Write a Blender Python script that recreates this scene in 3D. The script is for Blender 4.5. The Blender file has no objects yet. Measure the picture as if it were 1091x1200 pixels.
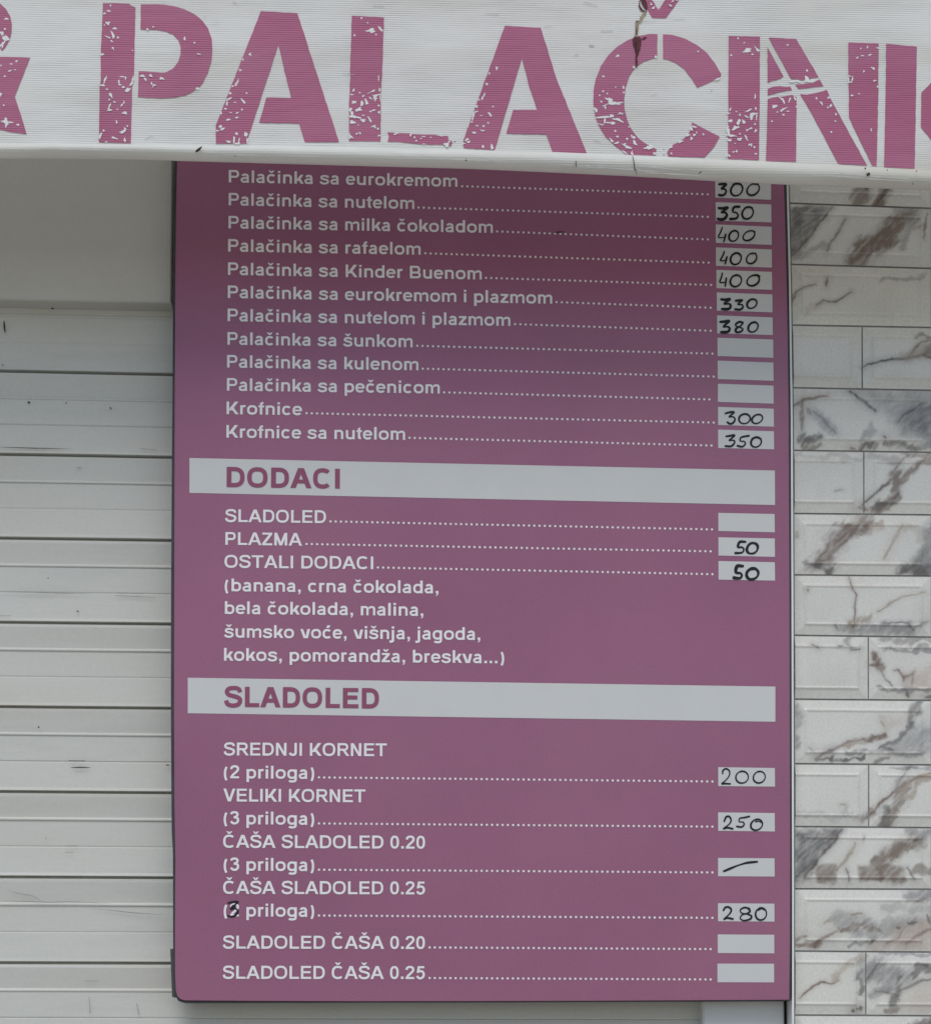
import bpy, math, random
import numpy as np

random.seed(7)
RNG = np.random.default_rng(11)
S = bpy.context.scene
COL = S.collection

# ------------------------------------------------------------------ camera
F, CX, CY = 2200.0, 550.0, 1179.0          # focal length and principal point in photo pixels (1091 x 1200)
PSI, THE = math.atan(0.0473), 0.055         # turned a little right, tipped a little up
CAM = np.array([0.0, -3.0, 1.6])
RIGHT = np.array([math.cos(PSI), -math.sin(PSI), 0.0])
FWD = np.array([math.sin(PSI) * math.cos(THE), math.cos(PSI) * math.cos(THE), math.sin(THE)])
UP = np.array([-math.sin(PSI) * math.sin(THE), -math.cos(PSI) * math.sin(THE), math.cos(THE)])
cd = bpy.data.cameras.new('camera')
cam = bpy.data.objects.new('camera', cd)
COL.objects.link(cam)
cam.location = CAM
cam.rotation_euler = (math.pi / 2 + THE, 0, -PSI)
cd.sensor_fit = 'VERTICAL'
cd.sensor_height = 24.0
cd.sensor_width = 24.0
cd.lens = F / 1200.0 * 24.0
cd.shift_x = (545.5 - CX) / 1200.0
cd.shift_y = (CY - 600.0) / 1200.0
cd.clip_start, cd.clip_end = 0.05, 500
S.camera = cam

# ------------------------------------------------------------------ light: bright overcast day
SUN_EL, SUN_AZ = math.radians(52), math.radians(18)
w = bpy.data.worlds.new('World')
S.world = w
w.use_nodes = True
nt = w.node_tree
sky = nt.nodes.new('ShaderNodeTexSky')
sky.sky_type = 'NISHITA'
sky.sun_disc = False
sky.sun_elevation = SUN_EL
sky.sun_rotation = math.pi - SUN_AZ
sky.air_density = 1.0
sky.dust_density = 1.2
sky.ozone_density = 1.0
nt.links.new(sky.outputs[0], nt.nodes['Background'].inputs[0])
nt.nodes['Background'].inputs[1].default_value = 0.1
sd = bpy.data.lights.new('sun', 'SUN')
sd.energy = 1.3
sd.angle = math.radians(35)
sd.color = (1.0, 0.975, 0.94)
sun = bpy.data.objects.new('sun', sd)
COL.objects.link(sun)
sun.rotation_euler = (math.pi / 2 - SUN_EL, 0, -SUN_AZ)
S.view_settings.view_transform = 'Standard'
S.view_settings.look = 'None'
S.view_settings.gamma = 1.0
S.view_settings.exposure = 0.04


# ------------------------------------------------------------------ helpers
def at(x, y, Y=0.0):
    """world point on the upright plane at depth Y that photo pixel (x, y) looks at"""
    d = FWD + RIGHT * ((x - CX) / F) - UP * ((y - CY) / F)
    t = (Y - CAM[1]) / d[1]
    return CAM + d * t


def at_np(x, y, Y):
    x = np.asarray(x, float); y = np.asarray(y, float)
    d = FWD[None, :] + np.outer((x - CX) / F, RIGHT) - np.outer((y - CY) / F, UP)
    t = (Y - CAM[1]) / d[:, 1]
    return CAM[None, :] + d * t[:, None]


MM = 3.0 / F                                # metres per photo pixel on the wall


def empty(name, loc, label, cat, group=None):
    o = bpy.data.objects.new(name, None)
    o.empty_display_size = 0.1
    o.location = loc
    o['label'] = label
    o['category'] = cat
    if group:
        o['group'] = group
    COL.objects.link(o)
    return o


def root_loc(o):
    v = np.array(o.location)
    while o.parent:
        o = o.parent
        v = v + np.array(o.location)
    return v


def obj(name, verts, faces, material, parent=None, smooth=False):
    v = np.asarray(verts, float).reshape(-1, 3)
    if parent is not None:
        v = v - root_loc(parent)[None, :]
    me = bpy.data.meshes.new(name)
    me.from_pydata([tuple(p) for p in v], [], faces)
    me.update()
    if smooth:
        me.polygons.foreach_set('use_smooth', [True] * len(me.polygons))
    me.materials.append(material)
    o = bpy.data.objects.new(name, me)
    COL.objects.link(o)
    if parent is not None:
        o.parent = parent
    return o


class MB:
    """collects faces of one mesh"""
    def __init__(self):
        self.v, self.f = [], []

    def add(self, vs, fs):
        n = len(self.v)
        self.v.extend(vs)
        self.f.extend([tuple(i + n for i in f) for f in fs])

    def box(self, x0, x1, y0, y1, z0, z1, bev=0.0):
        if bev <= 0:
            vs = [(x, y, z) for x in (x0, x1) for y in (y0, y1) for z in (z0, z1)]
            self.add(vs, [(0, 1, 3, 2), (4, 6, 7, 5), (0, 4, 5, 1), (2, 3, 7, 6), (0, 2, 6, 4), (1, 5, 7, 3)])
        else:
            b = bev                          # front face chamfered
            back = [(x0, y1, z0), (x1, y1, z0), (x1, y1, z1), (x0, y1, z1)]
            mid = [(x0, y0 + b, z0), (x1, y0 + b, z0), (x1, y0 + b, z1), (x0, y0 + b, z1)]
            fr = [(x0 + b, y0, z0 + b), (x1 - b, y0, z0 + b), (x1 - b, y0, z1 - b), (x0 + b, y0, z1 - b)]
            fs = [(3, 2, 1, 0), (8, 9, 10, 11)]
            for k in range(4):
                j = (k + 1) % 4
                fs += [(k, j, 4 + j, 4 + k), (4 + k, 4 + j, 8 + j, 8 + k)]
            self.add(back + mid + fr, fs)

    def build(self, name, m, parent=None, smooth=False):
        return obj(name, self.v, self.f, m, parent, smooth)


def catmull(pts, step, closed=False):
    P = [np.array(p, float) for p in pts]
    if len(P) < 3:
        return P
    n = len(P)
    out = []
    rng = range(n) if closed else range(n - 1)
    for i in rng:
        p1, p2 = P[i], P[(i + 1) % n]
        p0 = P[i - 1] if (closed or i > 0) else 2 * p1 - p2
        p3 = P[(i + 2) % n] if (closed or i + 2 < n) else 2 * p2 - p1
        k = max(2, int(np.linalg.norm(p2 - p1) / step))
        for j in range(k):
            t = j / k
            out.append(0.5 * ((2 * p1) + (-p0 + p2) * t + (2 * p0 - 5 * p1 + 4 * p2 - p3) * t * t
                              + (-p0 + 3 * p1 - 3 * p2 + p3) * t ** 3))
    out.append(P[0] if closed else P[-1])
    return out


def ribbon2d(pts, width, cap=True, taper=None):
    """flat strip along 2-D points -> (verts2d + order value 0..1, faces)"""
    P = [np.array(p, float) for p in pts]
    n = len(P)
    V, Fc = [], []
    for i in range(n):
        a, b = P[max(0, i - 1)], P[min(n - 1, i + 1)]
        d = b - a
        L = np.linalg.norm(d)
        d = d / L if L > 1e-9 else np.array([1.0, 0.0])
        nrm = np.array([-d[1], d[0]])
        h = (width[i] if hasattr(width, '__len__') else width) / 2
        V.append((P[i] + nrm * h, i)); V.append((P[i] - nrm * h, i))
        if i:
            Fc.append((2 * i - 2, 2 * i - 1, 2 * i + 1, 2 * i))
    if cap:
        for end in (0, n - 1):
            a = P[0] - P[1] if end == 0 else P[-1] - P[-2]
            L = np.linalg.norm(a)
            if L < 1e-9:
                continue
            a = a / L
            nrm = np.array([-a[1], a[0]])
            h = (width[end] if hasattr(width, '__len__') else width) / 2
            base = len(V)
            for k in range(7):
                t = math.pi * k / 6
                V.append((P[end] + nrm * h * math.cos(t) + a * h * math.sin(t), end))
            Fc.append(tuple(range(base, base + 7)))
    return V, Fc


# ------------------------------------------------------------------ materials
def mat(name, color, rough=0.6, spec=0.4, var=0.06, vscale=8.0, bump=0.0, bscale=300.0, stretch=(1, 1, 1),
        tint=None, tfac=0.0, tscale=4.0, fine=0.0, fscale=200.0):
    m = bpy.data.materials.new(name)
    m.use_nodes = True
    N, L = m.node_tree.nodes, m.node_tree.links
    b = N['Principled BSDF']
    b.inputs['Roughness'].default_value = rough
    b.inputs['Specular IOR Level'].default_value = spec
    tc = N.new('ShaderNodeTexCoord')
    mp = N.new('ShaderNodeMapping')
    mp.inputs['Scale'].default_value = stretch
    L.new(tc.outputs['Object'], mp.inputs['Vector'])
    n1 = N.new('ShaderNodeTexNoise')
    n1.inputs['Scale'].default_value = vscale
    n1.inputs['Detail'].default_value = 6
    n1.inputs['Roughness'].default_value = 0.6
    L.new(mp.outputs[0], n1.inputs['Vector'])
    mr = N.new('ShaderNodeMapRange')
    mr.inputs['From Min'].default_value = 0.3
    mr.inputs['From Max'].default_value = 0.7
    mr.inputs['To Min'].default_value = 1 - var
    mr.inputs['To Max'].default_value = 1 + var
    L.new(n1.outputs['Fac'], mr.inputs['Value'])
    mx = N.new('ShaderNodeMix')
    mx.data_type = 'RGBA'
    mx.blend_type = 'MULTIPLY'
    mx.inputs['Factor'].default_value = 1.0
    mx.inputs['A'].default_value = (*color, 1)
    L.new(mr.outputs[0], mx.inputs['B'])
    last = mx.outputs['Result']
    if tint:
        n2 = N.new('ShaderNodeTexNoise')
        n2.inputs['Scale'].default_value = tscale
        n2.inputs['Detail'].default_value = 5
        L.new(mp.outputs[0], n2.inputs['Vector'])
        r2 = N.new('ShaderNodeMapRange')
        r2.inputs['From Min'].default_value = 0.45
        r2.inputs['From Max'].default_value = 0.75
        r2.inputs['To Max'].default_value = tfac
        L.new(n2.outputs['Fac'], r2.inputs['Value'])
        m2 = N.new('ShaderNodeMix')
        m2.data_type = 'RGBA'
        L.new(r2.outputs[0], m2.inputs['Factor'])
        L.new(last, m2.inputs['A'])
        m2.inputs['B'].default_value = (*tint, 1)
        last = m2.outputs['Result']
    if fine:
        n4 = N.new('ShaderNodeTexNoise')
        n4.inputs['Scale'].default_value = fscale
        n4.inputs['Detail'].default_value = 2
        L.new(tc.outputs['Object'], n4.inputs['Vector'])
        r4 = N.new('ShaderNodeMapRange')
        r4.inputs['From Min'].default_value = 0.3
        r4.inputs['From Max'].default_value = 0.7
        r4.inputs['To Min'].default_value = 1 - fine
        r4.inputs['To Max'].default_value = 1 + fine
        L.new(n4.outputs['Fac'], r4.inputs['Value'])
        m4 = N.new('ShaderNodeMix')
        m4.data_type = 'RGBA'
        m4.blend_type = 'MULTIPLY'
        m4.inputs['Factor'].default_value = 1.0
        L.new(last, m4.inputs['A'])
        L.new(r4.outputs[0], m4.inputs['B'])
        last = m4.outputs['Result']
    L.new(last, b.inputs['Base Color'])
    if bump:
        n3 = N.new('ShaderNodeTexNoise')
        n3.inputs['Scale'].default_value = bscale
        n3.inputs['Detail'].default_value = 4
        L.new(mp.outputs[0], n3.inputs['Vector'])
        bp = N.new('ShaderNodeBump')
        bp.inputs['Strength'].default_value = bump
        bp.inputs['Distance'].default_value = 0.002
        L.new(n3.outputs['Fac'], bp.inputs['Height'])
        L.new(bp.outputs[0], b.inputs['Normal'])
    return m


def banner_mat(name, color, translucent, rib=0.5, tint=None, tfac=0.0):
    """woven PVC banner: fine level ribs, creases, dirt streaks"""
    m = mat(name, color, rough=0.55, spec=0.35, var=0.035, vscale=5.0, stretch=(0.35, 1, 2.2),
            tint=tint, tfac=tfac, tscale=6.0)
    N, L = m.node_tree.nodes, m.node_tree.links
    b = N['Principled BSDF']
    tc = [n for n in N if n.type == 'TEX_COORD'][0]
    wv = N.new('ShaderNodeTexWave')
    wv.wave_type = 'BANDS'
    wv.bands_direction = 'Z'
    wv.inputs['Scale'].default_value = 2 * math.pi / 0.0034 / 20.0
    wv.inputs['Distortion'].default_value = 0.6
    wv.inputs['Detail'].default_value = 1.0
    wv.inputs['Detail Scale'].default_value = 0.15
    mp = N.new('ShaderNodeMapping')
    mp.inputs['Rotation'].default_value = (0, 0.006, 0)
    L.new(tc.outputs['Object'], mp.inputs['Vector'])
    L.new(mp.outputs[0], wv.inputs['Vector'])
    ns = N.new('ShaderNodeTexNoise')
    ns.inputs['Scale'].default_value = 7.0
    ns.inputs['Detail'].default_value = 3
    L.new(tc.outputs['Object'], ns.inputs['Vector'])
    r = N.new('ShaderNodeMapRange')
    r.inputs['From Min'].default_value = 0.35
    r.inputs['From Max'].default_value = 0.65
    r.inputs['To Min'].default_value = 0.3
    r.inputs['To Max'].default_value = 1.0
    L.new(ns.outputs['Fac'], r.inputs['Value'])
    mu = N.new('ShaderNodeMath')
    mu.operation = 'MULTIPLY'
    L.new(wv.outputs['Fac'], mu.inputs[0])
    L.new(r.outputs[0], mu.inputs[1])
    b1 = N.new('ShaderNodeBump')
    b1.inputs['Strength'].default_value = rib
    b1.inputs['Distance'].default_value = 0.0009
    L.new(mu.outputs[0], b1.inputs['Height'])
    mp2 = N.new('ShaderNodeMapping')
    mp2.inputs['Scale'].default_value = (0.7, 1, 2.4)
    L.new(tc.outputs['Object'], mp2.inputs['Vector'])
    n2 = N.new('ShaderNodeTexNoise')
    n2.inputs['Scale'].default_value = 9.0
    n2.inputs['Detail'].default_value = 5
    n2.inputs['Distortion'].default_value = 0.7
    L.new(mp2.outputs[0], n2.inputs['Vector'])
    b2 = N.new('ShaderNodeBump')
    b2.inputs['Strength'].default_value = 0.2
    b2.inputs['Distance'].default_value = 0.012
    L.new(n2.outputs['Fac'], b2.inputs['Height'])
    L.new(b1.outputs[0], b2.inputs['Normal'])
    L.new(b2.outputs[0], b.inputs['Normal'])
    if translucent:
        tr = N.new('ShaderNodeBsdfTranslucent')
        tr.inputs['Color'].default_value = (0.90, 0.87, 0.77, 1)
        mix = N.new('ShaderNodeMixShader')
        mix.inputs[0].default_value = translucent
        L.new(b.outputs[0], mix.inputs[1])
        L.new(tr.outputs[0], mix.inputs[2])
        out = N['Material Output']
        L.new(mix.outputs[0], out.inputs['Surface'])
    return m


PURPLE = (0.335, 0.119, 0.212)
M = {
    'board': mat('board_purple', PURPLE, 0.32, 0.5, 0.085, 2.2, 0.10, 260, tint=(0.36, 0.16, 0.225), tfac=0.45, tscale=2.6, fine=0.05, fscale=330),
    'print_white': mat('print_white', (0.66, 0.67, 0.655), 0.5, 0.35, 0.02, 12.0),
    'print_text': mat('print_text', (0.90, 0.885, 0.89), 0.5, 0.3, 0.03, 30.0),
    'dot': mat('print_dot', (0.90, 0.88, 0.87), 0.5, 0.3, 0.02, 30.0),
    'heading': mat('print_heading', (0.30, 0.085, 0.16), 0.5, 0.3, 0.03, 10.0),
    'ink': mat('marker_ink', (0.012, 0.012, 0.016), 0.45, 0.3, 0.2, 90.0),
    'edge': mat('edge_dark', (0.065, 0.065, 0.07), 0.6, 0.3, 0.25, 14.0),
    'bracket': mat('bracket_grey', (0.085, 0.085, 0.083), 0.5, 0.4, 0.2, 20.0),
    'shutter': mat('shutter_paint', (0.66, 0.66, 0.61), 0.5, 0.4, 0.10, 6.0, 0.14, 60, (0.35, 1, 2.2),
                   tint=(0.46, 0.43, 0.36), tfac=0.45, tscale=6.0, fine=0.02, fscale=160),
    'box': mat('housing_paint', (0.55, 0.54, 0.495), 0.55, 0.35, 0.05, 4.0, 0.08, 90, fine=0.02, fscale=190),
    'scuff': mat('scuff', (0.07, 0.068, 0.065), 0.8, 0.1, 0.3, 60.0),
    'scratch': mat('scratch', (0.33, 0.325, 0.31), 0.7, 0.2, 0.3, 60.0),
    'gap': mat('gap_shade', (0.03, 0.027, 0.025), 0.8, 0.1, 0.1, 10.0),  # near-black colour that paints in the shade of the gaps
    'rail': mat('rail_paint', (0.72, 0.73, 0.72), 0.45, 0.4, 0.05, 9.0, 0.08, 60),
    'trim': mat('trim_aluminium', (0.86, 0.87, 0.86), 0.35, 0.6, 0.05, 12.0),
    'grout': mat('grout', (0.30, 0.29, 0.27), 0.85, 0.15, 0.2, 40.0, 0.3, 200),
    'masonry': mat('masonry', (0.42, 0.40, 0.37), 0.85, 0.2, 0.1, 5.0, 0.3, 60),
    'paving': mat('paving_stone', (0.50, 0.465, 0.40), 0.85, 0.2, 0.15, 3.0, 0.3, 40),
    'stain_brown': mat('stain_brown', (0.055, 0.030, 0.022), 0.7, 0.2, 0.5, 60.0),
    'stain_maroon': mat('stain_maroon', (0.115, 0.030, 0.042), 0.6, 0.2, 0.4, 60.0),
    'stain_tan': mat('stain_tan', (0.42, 0.36, 0.24), 0.7, 0.2, 0.3, 60.0),
    'grey_stroke': mat('grey_stroke', (0.56, 0.56, 0.53), 0.7, 0.2, 0.3, 60.0),  # grey for faint banner strokes and for painted crease shade on the hem
    'debris': mat('debris', (0.06, 0.04, 0.03), 0.7, 0.3, 0.5, 200.0),  # also colours the painted crease lines on the hem
    'metal': mat('awning_tube', (0.5, 0.5, 0.5), 0.4, 0.5, 0.05, 5.0),
}
M['banner'] = banner_mat('banner_white', (0.92, 0.93, 0.90), 0.20, 0.8, tint=(0.62, 0.58, 0.46), tfac=0.5)
M['canopy'] = banner_mat('canopy_fabric', (0.75, 0.74, 0.68), 0.82, 0.3)
M['letter'] = banner_mat('banner_print', (0.45, 0.13, 0.235), 0.0, 0.7, tint=(0.46, 0.20, 0.31), tfac=0.5)
M['fleck'] = banner_mat('banner_bare', (0.84, 0.85, 0.82), 0.0, 0.3)
M['hem'] = banner_mat('banner_hem', (0.88, 0.88, 0.82), 0.14, 0.30, tint=(0.56, 0.50, 0.38), tfac=0.6)

# ------------------------------------------------------------------ pavement in front of the shop
v = [(-30, -40, 0), (30, -40, 0), (30, 0.6, 0), (-30, 0.6, 0)]
g = obj('pavement', v, [(0, 1, 2, 3)], M['paving'])
g['kind'] = 'structure'

# ------------------------------------------------------------------ tiled wall on the right
TY = 0.030
wall = empty('tiled_wall', (at(1010, 700, TY)[0], 0.1, 0.0),
             'glossy off-white brick shaped tiles with grey and brown marble veins beside the purple price board', 'wall')

wall['kind'] = 'thing'
_lat = RNG.random((256, 256))


def vnoise(x, y):
    xi = np.floor(x).astype(int); yi = np.floor(y).astype(int)
    fx, fy = x - xi, y - yi
    fx = fx * fx * (3 - 2 * fx); fy = fy * fy * (3 - 2 * fy)
    a = _lat[xi % 256, yi % 256]; b = _lat[(xi + 1) % 256, yi % 256]
    c = _lat[xi % 256, (yi + 1) % 256]; d = _lat[(xi + 1) % 256, (yi + 1) % 256]
    return (a * (1 - fx) + b * fx) * (1 - fy) + (c * (1 - fx) + d * fx) * fy


def fbm(x, y, o=4):
    s, a, t = 0, 0.5, 0
    for k in range(o):
        s = s + a * vnoise(x * 2 ** k + 17 * k, y * 2 ** k + 31 * k)
        t += a
        a *= 0.5
    return s / t


def polydist(x, y, pts, closed=False):
    d = np.full(x.shape, 1e9)
    tt = np.zeros(x.shape)
    n = len(pts)
    m = n if closed else n - 1
    for i in range(m):
        ax, ay = pts[i]; bx, by = pts[(i + 1) % n]
        L2 = (bx - ax) ** 2 + (by - ay) ** 2 + 1e-9
        t = np.clip(((x - ax) * (bx - ax) + (y - ay) * (by - ay)) / L2, 0, 1)
        q = np.hypot(x - ax - t * (bx - ax), y - ay - t * (by - ay))
        k = q < d
        d = np.where(k, q, d)
        tt = np.where(k, (i + t) / m, tt)
    return d, tt


def inside(x, y, pts):
    r = np.zeros(x.shape, bool)
    n = len(pts)
    for i in range(n):
        ax, ay = pts[i]; bx, by = pts[(i + 1) % n]
        c = ((ay > y) != (by > y)) & (x < (bx - ax) * (y - ay) / (by - ay + 1e-12) + ax)
        r ^= c
    return r


DK = (0.105, 0.08, 0.065)      # dark vein
BR = (0.22, 0.155, 0.12)        # brown
GR = (0.165, 0.158, 0.152)      # grey patch
GB = (0.235, 0.185, 0.15)       # grey brown
LG = (0.335, 0.328, 0.322)       # light grey
PE = (0.54, 0.44, 0.37)        # peach
TAN = (0.42, 0.35, 0.27)
za = lambda pts: [(900 + a / 3.869, 190 + b / 3.869) for a, b in pts]     # enlargement the veins were read from
zb = lambda pts: [(900 + a / 4.0, 480 + b / 4.0) for a, b in pts]
zc = lambda pts: [(900 + a / 5.0, 760 + b / 5.0) for a, b in pts]
zd = lambda pts: [(900 + a / 5.0, 960 + b / 5.0) for a, b in pts]
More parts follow.
